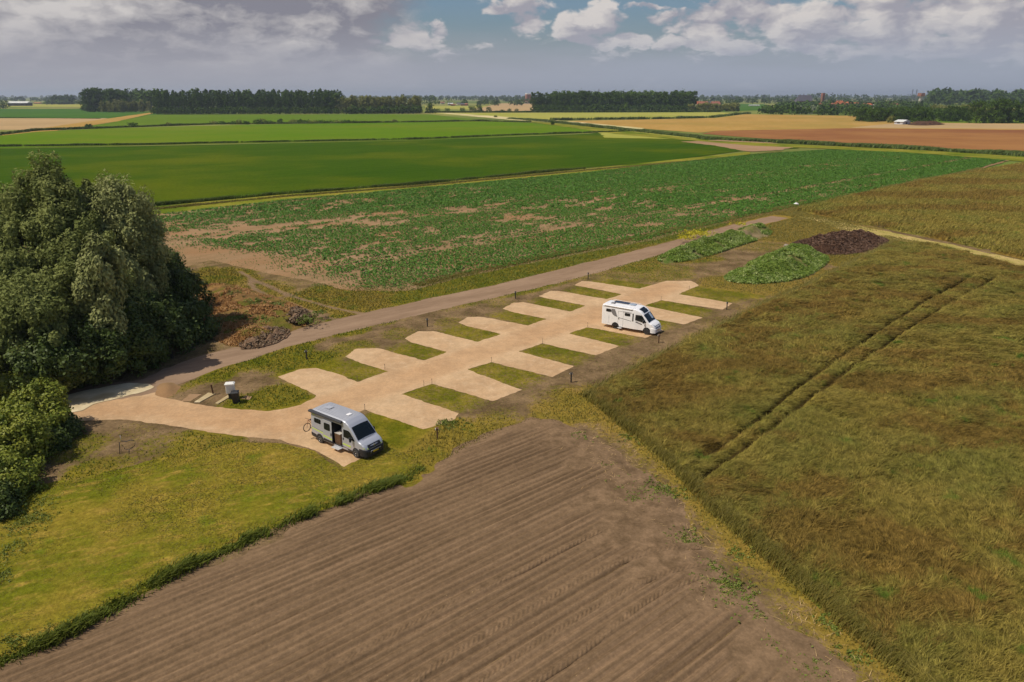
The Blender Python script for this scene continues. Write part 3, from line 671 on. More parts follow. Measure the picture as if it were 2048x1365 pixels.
region('ploughed_field', PLOUGH, .45, M['plough'], ZB-.13, hf=plough_z, ang=ANG_R, cv=.06, amp=1.5, nsc=.3, attrs={'row': plough_r, 'hd': plough_hd})

# tractor tyre prints: chevrons pressed along two paths
def tyre_track(pts, wid=.62, step=.07):
    pts = smooth_poly(pts, 3, False); seg = np.linalg.norm(np.diff(pts, axis=0), axis=1); L = np.concatenate([[0], np.cumsum(seg)])
    s_ = np.arange(0, L[-1], step); cx = np.interp(s_, L, pts[:, 0]); cy = np.interp(s_, L, pts[:, 1])
    d = np.gradient(np.stack([cx, cy], 1), axis=0); d /= np.linalg.norm(d, axis=1)[:, None]; n = np.stack([-d[:, 1], d[:, 0]], 1)
    t = np.linspace(-1, 1, 13); S_, T = np.meshgrid(s_, t, indexing='ij')
    X = cx[:, None]+n[:, 0:1]*T*wid/2; Y = cy[:, None]+n[:, 1:2]*T*wid/2
    ph = (S_/.32+np.abs(T)*.9+(T > 0)*.5) % 1
    z = .03+.05*sst(np.abs(ph-.5), .18, .34)*sst(1-np.abs(T), .0, .15)*(.35+.9*fbm(X, Y, .8, 2, 3))-.04*(1-sst(1-np.abs(T), 0, .1))
    b = plough_z(X, Y, 0)+ZB-.13
    b0 = np.repeat(b.mean(1)[:, None], 13, 1); Z = .35*b+.65*b0+z-.012
    i = np.arange(len(s_)*13).reshape(len(s_), 13); q = np.stack([i[:-1, :-1], i[1:, :-1], i[1:, 1:], i[:-1, 1:]], -1).reshape(-1)
    o = mesh_np('tyre_track', np.stack([X, Y, Z], -1).reshape(-1, 3), q, 4, M['plough'], attrs={'row': np.full(X.size, .15), 'hd': np.full(X.size, .3)}, smooth=True); o['kind'] = 'structure'
for pts in (((720, 1460), (830, 1365), (960, 1280), (1120, 1190), (1240, 1125), (1330, 1100), (1400, 1098)),
            ((830, 1480), (960, 1365), (1110, 1270), (1240, 1190), (1330, 1150), (1420, 1130)),
            ((620, 1365), (760, 1290), (900, 1215), (1040, 1150), (1130, 1100), (1200, 1068)),
            ((1040, 1390), (1180, 1300), (1260, 1230), (1320, 1190), (1400, 1160))):
    tyre_track(PP(*pts), .62 if len(pts) > 6 else .5)

# meadow: a waist-high, wind-laid hay crop
MEADOW = np.vstack([MB_L, PP((1900, 500), (2048, 543), (2500, 640), (3300, 900), (3300, 1700)), MB_B[::-1][:-1]])
TM = [smooth_poly(PP(*q), 2, False) for q in (((1385, 935), (1440, 900), (1500, 862), (1600, 775), (1700, 708), (1780, 650), (1880, 590), (1940, 560)),
                                              ((1390, 975), (1440, 935), (1540, 868), (1620, 800), (1700, 745), (1800, 672), (1900, 612), (1990, 560)))]
def mead_h(x, y):
    s = sdf(MEADOW, x, y)+.7*(fbm(x, y, .6, 3, 51)-.5)
    lay = fbm(x+3*fbm(x, y, .15, 2, 8), y, .28, 4, 52); lay2 = fbm(x*1.0, y*1.6, .9, 3, 53)
    h = .36+.75*(lay-.34)+.60*(lay2-.5)+.30*(fbm(x, y, 2.4, 2, 57)-.5)
    h = h+.18*np.sin(1.1*(x*.55-y*.83)+5*fbm(x, y, .12, 2, 54))*fbm(x, y, .1, 2, 55)
    for t in TM:
        d, a = dist_line(t, x, y); h = h-(1.1*(1-sst(d, .12, .36)))*(.55+.6*vn(a*.25, a*0, 5))
    return np.clip(h, .02, 1.1)*sst(s, -.1, .8), s
def mead_dark(x, y):
    """brown seed-head patches and fresh green ones, shadow streaks painted into the brown too"""
    a = sst(fbm(x+4*fbm(x, y, .3, 2, 66), y*1.9, .14, 6, 61)+.35*(fbm(x, y*1.8, 1.1, 3, 67)-.5), .50, .62)*.9; c0 = P(1500, 740)
    ln, _ = dist_line(PP((1230, 790), (1330, 760), (1400, 700), (1520, 660), (1650, 590)), x, y)
    b = (1-sst(ln, 3, 11))*sst(fbm(x, y*1.6, .3, 5, 62)+.4*(fbm(x, y*1.8, 1.3, 3, 68)-.5), .42, .56)  # band along the line: brown seed heads plus a painted shadow streak
    return np.clip(np.maximum(a, b), 0, 1)*.8
def m_mead(name, dense):
    m_, g = new_mat(name); p = pos(g)
    n1 = g.noise(p, .10, 5, .6); n2 = g.noise(p, .9, 4, .6)
    v = g.attr('var') if dense else g.noise(p, 6, 4, .7)
    c = g.mix(g.m('ADD', g.m('MULTIPLY', v, .75), g.m('MULTIPLY', n2, .35), clamp=True), lin(84, 80, 20), lin(164, 144, 72))
    c = g.mix(g.mapr(n1, .40, .68, 0, .7), c, g.mix(v, lin(74, 84, 24), lin(142, 138, 68)))
    c = g.mix(g.attr('brown'), c, g.mix(v, lin(70, 54, 20), lin(150, 118, 58)))
    c = g.mul(c, g.mapr(g.noise(p, 2.3, 5, .75), .34, .66, .55, 1.38))
    c = g.mix(g.mapr(g.noise(p, .4, 4, .6), .62, .72, 0, .8), c, lin(82, 112, 34))
    if dense: finish(g, c, .75, spec=.10, trans=.15)
    else: c = g.mix(g.attr('rut'), c, lin(66, 54, 28)); finish(g, c, .9, bump=g.noise(p, 5, 5, .75), bs=.9, bd=.12, spec=0)  # rut darkens the wheel tracks: trampled soil plus trough shade put into colour
    return m_
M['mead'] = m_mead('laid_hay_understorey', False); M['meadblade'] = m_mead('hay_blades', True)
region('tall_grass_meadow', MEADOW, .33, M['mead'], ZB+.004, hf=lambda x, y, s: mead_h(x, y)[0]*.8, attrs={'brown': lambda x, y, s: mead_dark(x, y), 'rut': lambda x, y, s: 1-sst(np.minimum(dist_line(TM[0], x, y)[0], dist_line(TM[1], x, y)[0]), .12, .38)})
def meadow_blades(nm, n, poly, near, far, h, wd, seed, lean=1.6):
    q = sample_in(poly, n, seed); d = np.hypot(q[:, 0], q[:, 1]); k = visible(q, .1) & (d > near) & (d < far); q = q[k]
    hh, s = mead_h(q[:, 0], q[:, 1]); r0 = np.random.default_rng(seed+7); tdm = np.minimum(dist_line(TM[0], q[:, 0], q[:, 1])[0], dist_line(TM[1], q[:, 0], q[:, 1])[0]); k = (s > .1) & (hh > .13) & ((tdm > .22) | (r0.random(len(q)) < .15)); q, hh, tdm = q[k], hh[k], tdm[k]
    br = mead_dark(q[:, 0], q[:, 1]); r_ = np.random.default_rng(seed+1); n = len(q)
    fl = fbm(q[:, 0], q[:, 1], .07, 2, 91)*2.2-1.0+3.0*(fbm(q[:, 0], q[:, 1], .8, 3, 92)-.5)
    dirv = np.stack([np.cos(.35+fl*1.1), np.sin(.35+fl*1.1)], 1)
    h = h*(.7+.6*r_.random(n))*(.55+.5*np.clip(hh/.5, 0, 1.3))*(.45+.55*sst(tdm, .3, .8)); ln = lean*h*(.4+.9*r_.random(n)); j = .45*r_.standard_normal((n, 2))
    dv = (dirv+j)*ln[:, None]; wa = r_.random(n)*math.pi; W_ = np.stack([np.cos(wa)*wd/2, np.sin(wa)*wd/2, wa*0], 1)
    B = np.stack([q[:, 0], q[:, 1], ZB+hh*.55], 1)
    mid = B+np.stack([dv[:, 0]*.35, dv[:, 1]*.35, h*.55], 1); tip = B+np.stack([dv[:, 0], dv[:, 1], h*.62], 1)
    V = np.stack([B-W_, B+W_, mid-W_*.8, mid+W_*.8, tip], 1).reshape(-1, 3); i = np.arange(n)[:, None]*5
    flat = np.concatenate([(i+np.array([0, 1, 3, 2])).ravel(), (i+np.array([2, 3, 4])).ravel()])
    o = mesh_np(nm, V, flat, np.concatenate([np.full(n, 4), np.full(n, 3)]), M['meadblade'], attrs={'var': np.repeat(np.clip(.55*r_.random(n)+.9*(fbm(q[:, 0], q[:, 1], 1.6, 3, 93)-.25), 0, 1), 5), 'brown': np.repeat(br, 5)})
    return tag(o, None, None, kind='stuff')
o = meadow_blades('tall_grass', 1500000, MEADOW, 0, 72, .50, .035, 5)
tag(o, 'wind-laid waist-high hay nearest the camera on the right', 'tall grass')
o = meadow_blades('tall_grass', 900000, MEADOW, 72, 170, .55, .07, 6)
tag(o, 'wind-laid olive hay farther back on the right beside the pitches', 'tall grass')
# second meadow beyond the dry path
MEAD2 = PP((1590, 424), (1700, 396), (1850, 364), (1975, 341), (2060, 326), (2400, 326), (3000, 420), (3000, 640), (2500, 610), (2048, 522), (1900, 487), (1800, 466), (1700, 446))
def h2(x, y, s):
    ly = -x*math.sin(ANG_P)+y*math.cos(ANG_P)
    return (.45+.5*(fbm(x, y, .12, 4, 72)-.5)+.45*(fbm(x, y, .5, 3, 73)-.5)-.6*sst(fbm(x*.3+y*.25, ly*2., .12, 3, 74), .56, .62))*sst(s, 0, 1.5)
M['mead2'] = M['mead']
region('tall_grass_meadow', MEAD2, 1.2, M['mead2'], ZB+.02, hf=h2, amp=1, nsc=.2, attrs={'brown': lambda x, y, s: sst(fbm(x, -x*math.sin(ANG_P)*3+y*math.cos(ANG_P)*3, .05, 4, 76), .5, .62)*.8})
region('farm_path', PP((1590, 434), (1640, 436), (1700, 450), (1800, 470), (1920, 495), (2048, 525), (2500, 640), (2500, 660), (2048, 540), (1900, 506), (1780, 480), (1700, 466), (1640, 446)), .6, M['drypath'], ZB+.012, amp=1., nsc=.3)
q = sample_in(MEAD2, 260000, 8); q = q[visible(q, .05)]
o = blades('tall_grass', q, ZB+.35, .6, .13, 1.1, M['meadblade'], 9, dirv=(1, .3), label='second olive hay meadow beyond the dry path, top right', cat='tall grass')
at_ = o.data.attributes.new('brown', 'FLOAT', 'POINT'); at_.data.foreach_set('value', np.repeat(sst(fbm(q[:, 0], q[:, 1]*2, .06, 4, 76), .5, .62)*.7, 5).astype(np.float32))
#--SPLIT2--

# ================================================================ VEGETATION
M['willow'] = leaf_mat('willow_leaf', lin(66, 80, 28), lin(158, 162, 92), trans=.2, rough=.7, spec=.12)
M['willow_pale'] = leaf_mat('pale_willow_leaf', lin(88, 98, 44), lin(182, 182, 118), trans=.16, rough=.7, spec=.15)
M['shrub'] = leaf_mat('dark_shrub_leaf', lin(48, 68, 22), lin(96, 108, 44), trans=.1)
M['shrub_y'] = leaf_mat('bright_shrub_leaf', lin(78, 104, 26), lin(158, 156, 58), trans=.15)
M['poplar'] = leaf_mat('poplar_leaf', lin(42, 66, 18), lin(88, 110, 38), trans=.06, s=.05, spec=.03)
M['poplar_y'] = leaf_mat('young_poplar_leaf', lin(88, 98, 30), lin(140, 138, 60), trans=.08, s=.05)
M['farwood'] = leaf_mat('distant_wood_leaf', lin(50, 72, 32), lin(88, 106, 48), trans=0, s=.01, spec=.02)
M['silver'] = leaf_mat('silvery_leaf', lin(104, 116, 84), lin(150, 158, 124), trans=.05, s=.05)
M['bark'] = solid('bark', lin(60, 52, 42), .9, var=.3, scale=6, bump=.5)
M['pot'] = leaf_mat('potato_leaf', lin(54, 100, 22), lin(106, 146, 48), trans=.1, s=.3)
M['weed'] = leaf_mat('weed_leaf', lin(66, 92, 26), lin(138, 142, 60), trans=.12, s=.3)
M['weedpale'] = leaf_mat('flowering_weed', lin(84, 120, 34), lin(196, 200, 130), trans=.1, s=.5)
M['reed'] = leaf_mat('reed_leaf', lin(52, 76, 24), lin(104, 116, 42), trans=.1, s=.1)
M['vgrass'] = leaf_mat('verge_grass_blade', lin(84, 86, 28), lin(148, 132, 64), trans=.15, s=.25)
M['ggrass'] = leaf_mat('green_grass_blade', lin(74, 94, 26), lin(128, 132, 50), trans=.15, s=.25)

# potato plants along the ridges
ca, sa = math.cos(ANG_P), math.sin(ANG_P)
lx = PS[:, 0]*ca+PS[:, 1]*sa; ly = -PS[:, 0]*sa+PS[:, 1]*ca
rows = np.arange(math.floor(ly.min()/.75)*.75, ly.max(), .75); us = np.arange(lx.min(), lx.max(), .36)
U, Vv = np.meshgrid(us, rows); U = U+rng.normal(0, .08, U.shape); Vv = Vv+rng.normal(0, .05, Vv.shape)
x = (U*ca-Vv*sa).ravel(); y = (U*sa+Vv*ca).ravel(); q = np.stack([x, y], 1); k = visible(q, .06); q = q[k]; U_ = U.ravel()[k]; V_ = Vv.ravel()[k]
s = sdf(PS, q[:, 0], q[:, 1]); k = s > .8; q, U_, V_, s = q[k], U_[k], V_[k], s[k]
def bandv(px): a = PP(*px); return np.interp(U_, a[:, 0]*ca+a[:, 1]*sa, -a[:, 0]*sa+a[:, 1]*ca)
dens = np.full(len(q), .93)
nb = .45*fbm(U_*.35, V_, .22, 3, 81)+.55*fbm(U_*.6, V_, .9, 3, 82)
d = np.abs(V_-bandv(((380, 470), (640, 452), (860, 432), (1100, 407), (1300, 378), (1500, 352))))
dens -= .85*(1-sst(d, 2.5, 9))*sst(nb, .42, .58)*(1-.75*sst(q[:, 1], 140, 220))
dens -= .6*sst(nb, .54, .66)*(1-.6*sst(q[:, 1], 150, 230))
tl = bandv(((640, 538), (700, 532), (954, 490), (1100, 464), (1200, 448), (1560, 388), (1945, 317)))
d = np.minimum(np.abs(V_-tl), np.abs(V_-tl-1.5)); tram = d < .42
dens = np.where(tram, dens*.18, dens)
left = q[:, 0]-np.interp(q[:, 1], *PP((700, 575), (620, 530), (430, 497), (330, 470), (300, 420)).T[::-1])
dens *= np.clip(sst(left+12*(fbm(q[:, 0], q[:, 1], .12, 4, 83)-.5), -13, 7)+.06, 0, 1)
edge = sst(s+1.5*(fbm(q[:, 0], q[:, 1], .4, 3, 84)-.5), .3, 1.4); dens *= edge
k = rng.random(len(q)) < dens; q = q[k]; vig = np.clip(dens[k]*.8+.25*(rng.random(k.sum())), .3, 1.1)
for (a, b, nl, sz, seed) in ((0, 105, 13, .175, 1), (105, 170, 10, .23, 2), (170, 400, 7, .33, 3)):
    d = np.hypot(q[:, 0], q[:, 1]); k = (d >= a) & (d < b); qq = q[k]; vg = vig[k]; n = len(qq)
    C = np.repeat(np.stack([qq[:, 0], qq[:, 1], np.full(n, .30)], 1), nl, 0); e = sphere_dirs(n*nl, rng); e[:, 2] = np.abs(e[:, 2])
    vv = np.repeat(vg, nl)[:, None]; Pn = C+e*np.array([.24, .24, .22])*vv*(.5+.6*rng.random((n*nl, 1)))
    V = cards(Pn, e+np.array([0, 0, .5]), sz*vv[:, 0], 1.25, .1, .45)
    var = np.clip(np.repeat(rng.random(n), nl)*.6+.4*rng.random(n*nl), 0, 1)
    o = cards_obj('potato_plants', V, np.repeat(var, 4), M['pot'])
    tag(o, ['dark green potato plants in rows nearest the dirt track', 'dark green potato plants in the middle of the field', 'dark green potato plants at the far end of the field'][seed-1], 'potato plants', kind='stuff')

def tuft_leaves(name, q, r_, h, n_per, size, mat_, z=ZB, el_=1.6, label=None, cat='weeds', rnd=.6):
    n = len(q); C = np.repeat(np.stack([q[:, 0], q[:, 1], np.full(n, z)], 1), n_per, 0)
    e = sphere_dirs(n*n_per, rng); e[:, 2] = np.abs(e[:, 2]); hh = np.repeat(h*(.5+rng.random(n)), n_per)
    Pn = C+e*np.stack([np.full(n*n_per, r_), np.full(n*n_per, r_), hh], 1)*(.4+.7*rng.random((n*n_per, 1)))
    V = cards(Pn, e+np.array([0, 0, .2]), size, el_, -.15, rnd); var = np.clip(np.repeat(rng.random(n), n_per)*.5+.5*rng.random(n*n_per), 0, 1)
    return tag(cards_obj(name, V, np.repeat(var, 4), mat_), label, cat, kind='stuff')

# weeds growing on the near ground: grassy tufts where the vegetation weight is high
q = sample_in(NEAR, 700000, 12); q = q[visible(q, .05)]
ok = (sdf(GRV, q[:, 0], q[:, 1]) < -.35) & (sdf(MEADOW, q[:, 0], q[:, 1]) < .3) & (sdf(PLOUGH, q[:, 0], q[:, 1]) < -.1) & (sdf(LAWN, q[:, 0], q[:, 1]) < .2)
q = q[ok]; d, _ = dist_line(TRK, q[:, 0], q[:, 1]); q = q[d > 2.5]
gv = near_grass(q[:, 0], q[:, 1], 0); dv = near_dry(q[:, 0], q[:, 1], 0)
plot = np.zeros(len(q), bool)
for pgn in GRA: plot |= sdf(pgn, q[:, 0], q[:, 1]) > -.5
k = (rng.random(len(q)) < (sst(gv, .35, .95)*.8+.05)) & (~plot | (rng.random(len(q)) < .30)); q, gv, dv, plot = q[k], gv[k], dv[k], plot[k]
hh = np.where(plot, .055, .05+.13*gv); dd = np.hypot(q[:, 0], q[:, 1])
mk = dv > .45
for m_, mt, lb in ((mk, 'vgrass', 'yellowing tufts of dry grass round the pitches and verges'), (~mk, 'ggrass', 'fresh green grass tufts scattered over the sandy site')):
    o = blades('grass', q[m_], ZB, hh[m_], (.032+.0005*dd[m_]), .55, M[mt], 31, label=lb, cat='grass')

# lawn blades, sparse and short, and its long ragged edge towards the ploughed field
q = sample_in(LAWN, 45000, 14); q = q[visible(q, .05)]
o = blades('grass', q, ZB+.03, .06, .05, 1.2, M['vgrass'], 33, label='short grass blades of the mown lawn, lower left', cat='grass')
def along(px, n, wdt, seed, world=False):
    pts = np.asarray(px) if world else PP(*px); seg = np.linalg.norm(np.diff(pts, axis=0), axis=1); L = np.concatenate([[0], np.cumsum(seg)]); r_ = np.random.default_rng(seed)
    t = r_.random(n)*L[-1]; c = np.stack([np.interp(t, L, pts[:, 0]), np.interp(t, L, pts[:, 1])], 1)
    i = np.clip(np.searchsorted(L, t)-1, 0, len(seg)-1); dr = (pts[i+1]-pts[i])/seg[i][:, None]
    return c+np.stack([-dr[:, 1], dr[:, 0]], 1)*(r_.standard_normal(n)*wdt)[:, None], t
q, t = along([(-200, 1440), (0, 1330), (130, 1275), (200, 1236), (300, 1178), (400, 1126), (500, 1084), (600, 1040), (700, 1000), (780, 972), (850, 942)], 12000, .28, 15)
k = rng.random(len(q)) < sst(fbm(q[:, 0], q[:, 1], .5, 3, 16), .36, .56)+.10; q = q[k]
o = blades('tall_grass', q, ZB, .18+.34*sst(fbm(q[:, 0], q[:, 1], .4, 3, 17), .35, .65), .06, .8, M['ggrass'], 34, dirv=(1, -.2), label='ragged tall grass fringe between lawn and ploughed field', cat='tall grass')
# meadow front fringe of taller green stems
q, t = along([tuple(p_) for p_ in MB_B+np.array([.5, .3])], 26000, .30, 18, world=True); q = q[visible(q, .05)]
o = blades('tall_grass', q, ZB, .55, .035, .5, M['vgrass'], 35, dirv=(1, .1), label='upright green grass fringe along the meadow edge by the soil headland', cat='tall grass')
at_ = o.data
q, t = along([tuple(p_) for p_ in MB_L+np.array([.3, -.5])], 30000, .6, 19, world=True)
o = blades('tall_grass', q, ZB, .5, .05, .8, M['vgrass'], 36, dirv=(1, .1), label='low yellowing fringe of hay along the camping pitches', cat='tall grass')
# broad-leaved weeds on the headland
q = np.vstack([P(a_, b_)+rng.normal(0, s_, (n_, 2)) for a_, b_, s_, n_ in
   ((1215, 935, .25, 20), (1160, 880, .6, 30), (1290, 985, .9, 120), (1270, 1000, .4, 40), (1330, 985, .4, 30), (1365, 1080, .55, 70), (1455, 1190, .7, 170), (1405, 1170, .35, 30), (1420, 1138, .4, 30),
    (1540, 1290, .22, 28), (1560, 1310, .15, 10), (1500, 1235, .4, 40), (1360, 990, .4, 20), (1260, 880, .7, 30), (1610, 1345, .6, 90), (1660, 1250, .5, 30), (1480, 1110, .5, 30), (1700, 1320, .4, 30), (905, 852, .5, 50), (885, 850, .3, 30),
    (815, 555, 1., 40), (700, 575, .8, 30), (655, 605, 1.5, 60), (780, 560, .9, 30), (600, 590, 1.2, 40), (640, 573, .6, 40))])
tuft_leaves('weeds', q, .16, .13, 12, .075, M['weed'], label='dark green broad-leaved weeds on the bare soil headland')
q = np.vstack([P(a_, b_)+rng.normal(0, s_, (n_, 2)) for a_, b_, s_, n_ in ((1180, 870, 2, 80), (1240, 905, 1.6, 90), (1270, 940, 1.6, 70), (1340, 1030, 1.2, 50), (1400, 1100, 1., 50), (1430, 1200, .8, 40), (1210, 950, 1.2, 60), (1600, 1250, 1.2, 60), (1720, 1350, 1, 40))])
M['straw'] = leaf_mat('dry_straw', lin(168, 132, 84), lin(214, 182, 124), trans=0)
o = blades('straw', q, ZB+.03, .10, .03, 5, M['straw'], 37, spread=2.5, label='loose dry straw scattered on the soil headland', cat='straw')

# ditch edges: reeds and rough grass between fields
def edge_strip(px, n, wdt, h, wd_, mt, label, seed, lean=.5, thin=.3):
    q, t = along(px, n, wdt, seed); k = visible(q, .1); q = q[k]
    k = rng.random(len(q)) < sst(fbm(q[:, 0], q[:, 1], .1, 3, seed), thin, thin+.15)+.15; q = q[k]
    hv = h*(.5+fbm(q[:, 0], q[:, 1], .06, 3, seed+1))
    return blades('ditch_reeds', q, .1, hv, wd_, lean, M[mt], seed, label=label, cat='reeds')
edge_strip([(200, 422), (300, 414), (560, 390), (820, 371), (1000, 354), (1170, 338)], 30000, .45, .75, .14, 'reed', 'dark reedy ditch line between potatoes and green crop', 101)
edge_strip([(200, 430), (300, 421), (560, 395), (820, 375), (1000, 358), (1180, 341), (1400, 322), (1560, 305)], 30000, .8, .3, .18, 'vgrass', 'yellow grass strip beside the ditch above the potatoes', 102, thin=.1)
edge_strip([(0, 294), (300, 290), (420, 287), (840, 279), (1024, 271), (1210, 265), (1290, 262)], 16000, .7, .9, .5, 'reed', 'thin dark ditch line between bright and dark green crops', 103)
edge_strip([(-100, 290), (0, 270), (70, 262), (200, 257), (430, 249), (700, 247), (950, 243), (1060, 245)], 22000, 1.2, 1.3, .8, 'reed', 'dark ditch line with reeds across the upper left fields', 104)
edge_strip([(1020, 238), (1120, 246), (1240, 260), (1300, 266), (1420, 279), (1640, 290), (1780, 297), (1900, 304), (2048, 313), (2200, 325)], 60000, 1.5, 1.5, .5, 'reed', 'thick green reed belt between green and ochre fields', 105, lean=.9, thin=.15)
edge_strip([(1100, 241), (1300, 239), (1420, 236), (1480, 229), (1500, 228)], 6000, 1.2, 2.2, 1.2, 'reed', 'dark hedge line below the central wood', 106)
edge_strip([(850, 226), (1000, 225.5), (1200, 225), (1440, 224.5)], 9000, 2, 3, 2.2, 'reed', 'dark reed line at the foot of the central wood', 107, thin=.05)
edge_strip([(830, 574), (930, 550), (1060, 523), (1200, 495), (1300, 473), (1440, 444), (1600, 410), (1800, 370), (1962, 338)], 50000, .55, .32, .09, 'vgrass', 'yellow-green verge between potatoes and dirt track', 108, thin=.1)
edge_strip([(0, 236), (200, 238)], 1500, 1, .5, 1, 'reed', 'low green edge of the tan field at far left', 109)

# --- the big willow clump on the left
def trunk_into(mb, base, top, r0, lobes, seed, nl=7):
    r_ = random.Random(seed); b, t = Vector(base), Vector(top)
    pts = [b.lerp(t, k/6)+Vector((r_.uniform(-.25, .25), r_.uniform(-.25, .25), 0))*(k > 0) for k in range(7)]
    mb.tube(pts, [r0*(1-.11*k) for k in range(7)], 9)
    for l in lobes[:nl]:
        s_ = pts[r_.randint(2, 5)]; e = Vector(l[:3]); mid = s_.lerp(e, .5)+Vector((0, 0, .6))
        mb.tube([s_, mid, e], [r0*.42, r0*.28, r0*.08], 6)
def big_tree(name, label, cat, bx, by, lobes, n, size, mat_, el_=2.0, droop=.4, clump=1.1, nclump=170, r0=.45, group=None, core=False, rnd=.7):
    t = empty(name, (bx, by, 0), 0, label, cat, group)
    V, var = crown_cards(lobes, n, size, el_, droop, clump, nclump, rnd=rnd)
    cards_obj('crown', V, var, mat_, t)
    mb = MB(); hi = max(lobes, key=lambda l: l[2]); trunk_into(mb, (0, 0, 0), (hi[0]*.4, hi[1]*.4, hi[2]*.72), r0, lobes, len(lobes))
    mb.build('trunk', M['bark'], t, smooth=True); return t
def L_(u, v, Y, r_, rz=None, ox=0, oy=0):
    """crown lobe centred where the photo shows it at depth Y"""
    d = slope(v); z = CH-Y*d; c = np.array([(u-1024)/F*(Y*math.cos(PITCH)+Y*d*math.sin(PITCH)), Y])
    return (c[0]-ox, c[1]-oy, max(z, r_*.3), r_, r_, rz or r_)
def willow(u0, v0, lab, lobes, n, m='willow', name='willow_tree', grp='willows and shrubs left of the track', **kw):
    n = int(n*1.35) if name == 'willow_tree' else n
    b = P(u0, v0); Ls = [L_(*l, ox=b[0], oy=b[1]) if len(l) == 4 else L_(l[0], l[1], l[2], l[3], l[4], ox=b[0], oy=b[1]) for l in lobes]
    return big_tree(name, lab, 'tree', b[0], b[1], Ls, n, kw.pop('size', .165), M[m], group=grp, **kw)
W_CLUMPS = .72
willow(95, 745, 'tallest dark willow of the clump, its peak highest at far left', [(88, 372, 72, 2.0, 2.6), (85, 430, 71, 3.6, 3.8), (60, 500, 69, 3.8), (120, 490, 69, 3.4), (60, 590, 66, 4.0), (130, 580, 66, 3.6, 4.2), (90, 680, 65, 4.2), (150, 660, 65, 3.6)], 62000, clump=W_CLUMPS, nclump=330)
willow(-30, 740, 'dark willow cut off by the left edge of the clump', [(10, 455, 70, 3.0, 3.4), (30, 440, 71, 2.2), (-50, 480, 69, 4.0), (-20, 540, 67, 4.2), (-90, 580, 66, 4.5), (0, 620, 64, 4.2), (-60, 680, 64, 4.6)], 52000, clump=W_CLUMPS, nclump=240)
willow(165, 735, 'middle dark willow with two rounded tops in the clump', [(150, 412, 73, 2.4), (172, 425, 74, 2.2), (130, 470, 71, 3.0), (170, 500, 70, 3.4), (165, 590, 67, 3.8), (200, 600, 67, 3.4), (180, 680, 65, 3.8)], 48000, clump=W_CLUMPS, nclump=220)
willow(245, 725, 'broad grey-green willow with wind-combed dome on the right of the clump', [(235, 418, 75, 3.2, 2.8), (200, 440, 74, 3.2), (270, 440, 76, 2.8), (225, 490, 73, 3.8), (275, 500, 75, 3.0), (250, 560, 72, 3.8), (285, 560, 75, 2.6), (235, 630, 70, 3.6)], 62000, m='willow_pale', clump=W_CLUMPS, nclump=280, droop=.6)
willow(215, 700, 'small pale willow bough hanging bright before the dark clump', [(210, 525, 64, 1.5, 1.8), (200, 590, 63.5, 1.8, 2.0), (195, 565, 63.5, 1.4, 1.8), (215, 640, 63, 1.2)], 16000, m='willow_pale', clump=.6, nclump=80, droop=.9, r0=.22, size=.19)
willow(60, 775, 'bushy dark willow low in front of the clump, far left', [(30, 640, 60, 3.2), (80, 650, 60, 3.0), (110, 700, 59, 2.6), (20, 710, 58, 2.8), (-40, 690, 59, 3.4)], 34000, m='willow', clump=.8, nclump=150)
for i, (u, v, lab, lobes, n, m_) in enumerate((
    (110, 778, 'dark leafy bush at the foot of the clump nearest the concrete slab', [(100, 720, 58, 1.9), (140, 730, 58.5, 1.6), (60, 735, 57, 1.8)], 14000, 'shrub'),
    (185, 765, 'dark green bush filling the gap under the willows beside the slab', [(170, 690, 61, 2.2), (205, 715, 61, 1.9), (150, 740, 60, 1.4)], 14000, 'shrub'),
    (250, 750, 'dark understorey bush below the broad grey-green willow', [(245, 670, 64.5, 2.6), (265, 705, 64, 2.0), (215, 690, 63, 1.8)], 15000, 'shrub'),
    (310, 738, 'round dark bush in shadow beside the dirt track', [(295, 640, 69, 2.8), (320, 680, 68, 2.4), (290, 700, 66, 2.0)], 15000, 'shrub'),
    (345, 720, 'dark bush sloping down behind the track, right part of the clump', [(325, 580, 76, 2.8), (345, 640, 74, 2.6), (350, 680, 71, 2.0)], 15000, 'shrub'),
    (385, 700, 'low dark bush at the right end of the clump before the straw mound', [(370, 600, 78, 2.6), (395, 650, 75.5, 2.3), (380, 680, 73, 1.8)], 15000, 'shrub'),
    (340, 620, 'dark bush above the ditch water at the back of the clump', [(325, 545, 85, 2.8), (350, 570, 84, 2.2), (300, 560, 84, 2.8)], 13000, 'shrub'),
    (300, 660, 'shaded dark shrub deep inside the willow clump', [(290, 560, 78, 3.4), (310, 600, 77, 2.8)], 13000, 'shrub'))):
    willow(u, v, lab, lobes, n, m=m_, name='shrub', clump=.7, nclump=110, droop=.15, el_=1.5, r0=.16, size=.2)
# extra trees out of frame to the left, so the shade on the track is complete
willow(-260, 760, 'dark willow standing left of the frame beside the track', [(-220, 520, 68, 5), (-300, 560, 66, 5), (-240, 620, 64, 5), (-160, 560, 66, 4.6)], 22000, size=.34, clump=1.3)
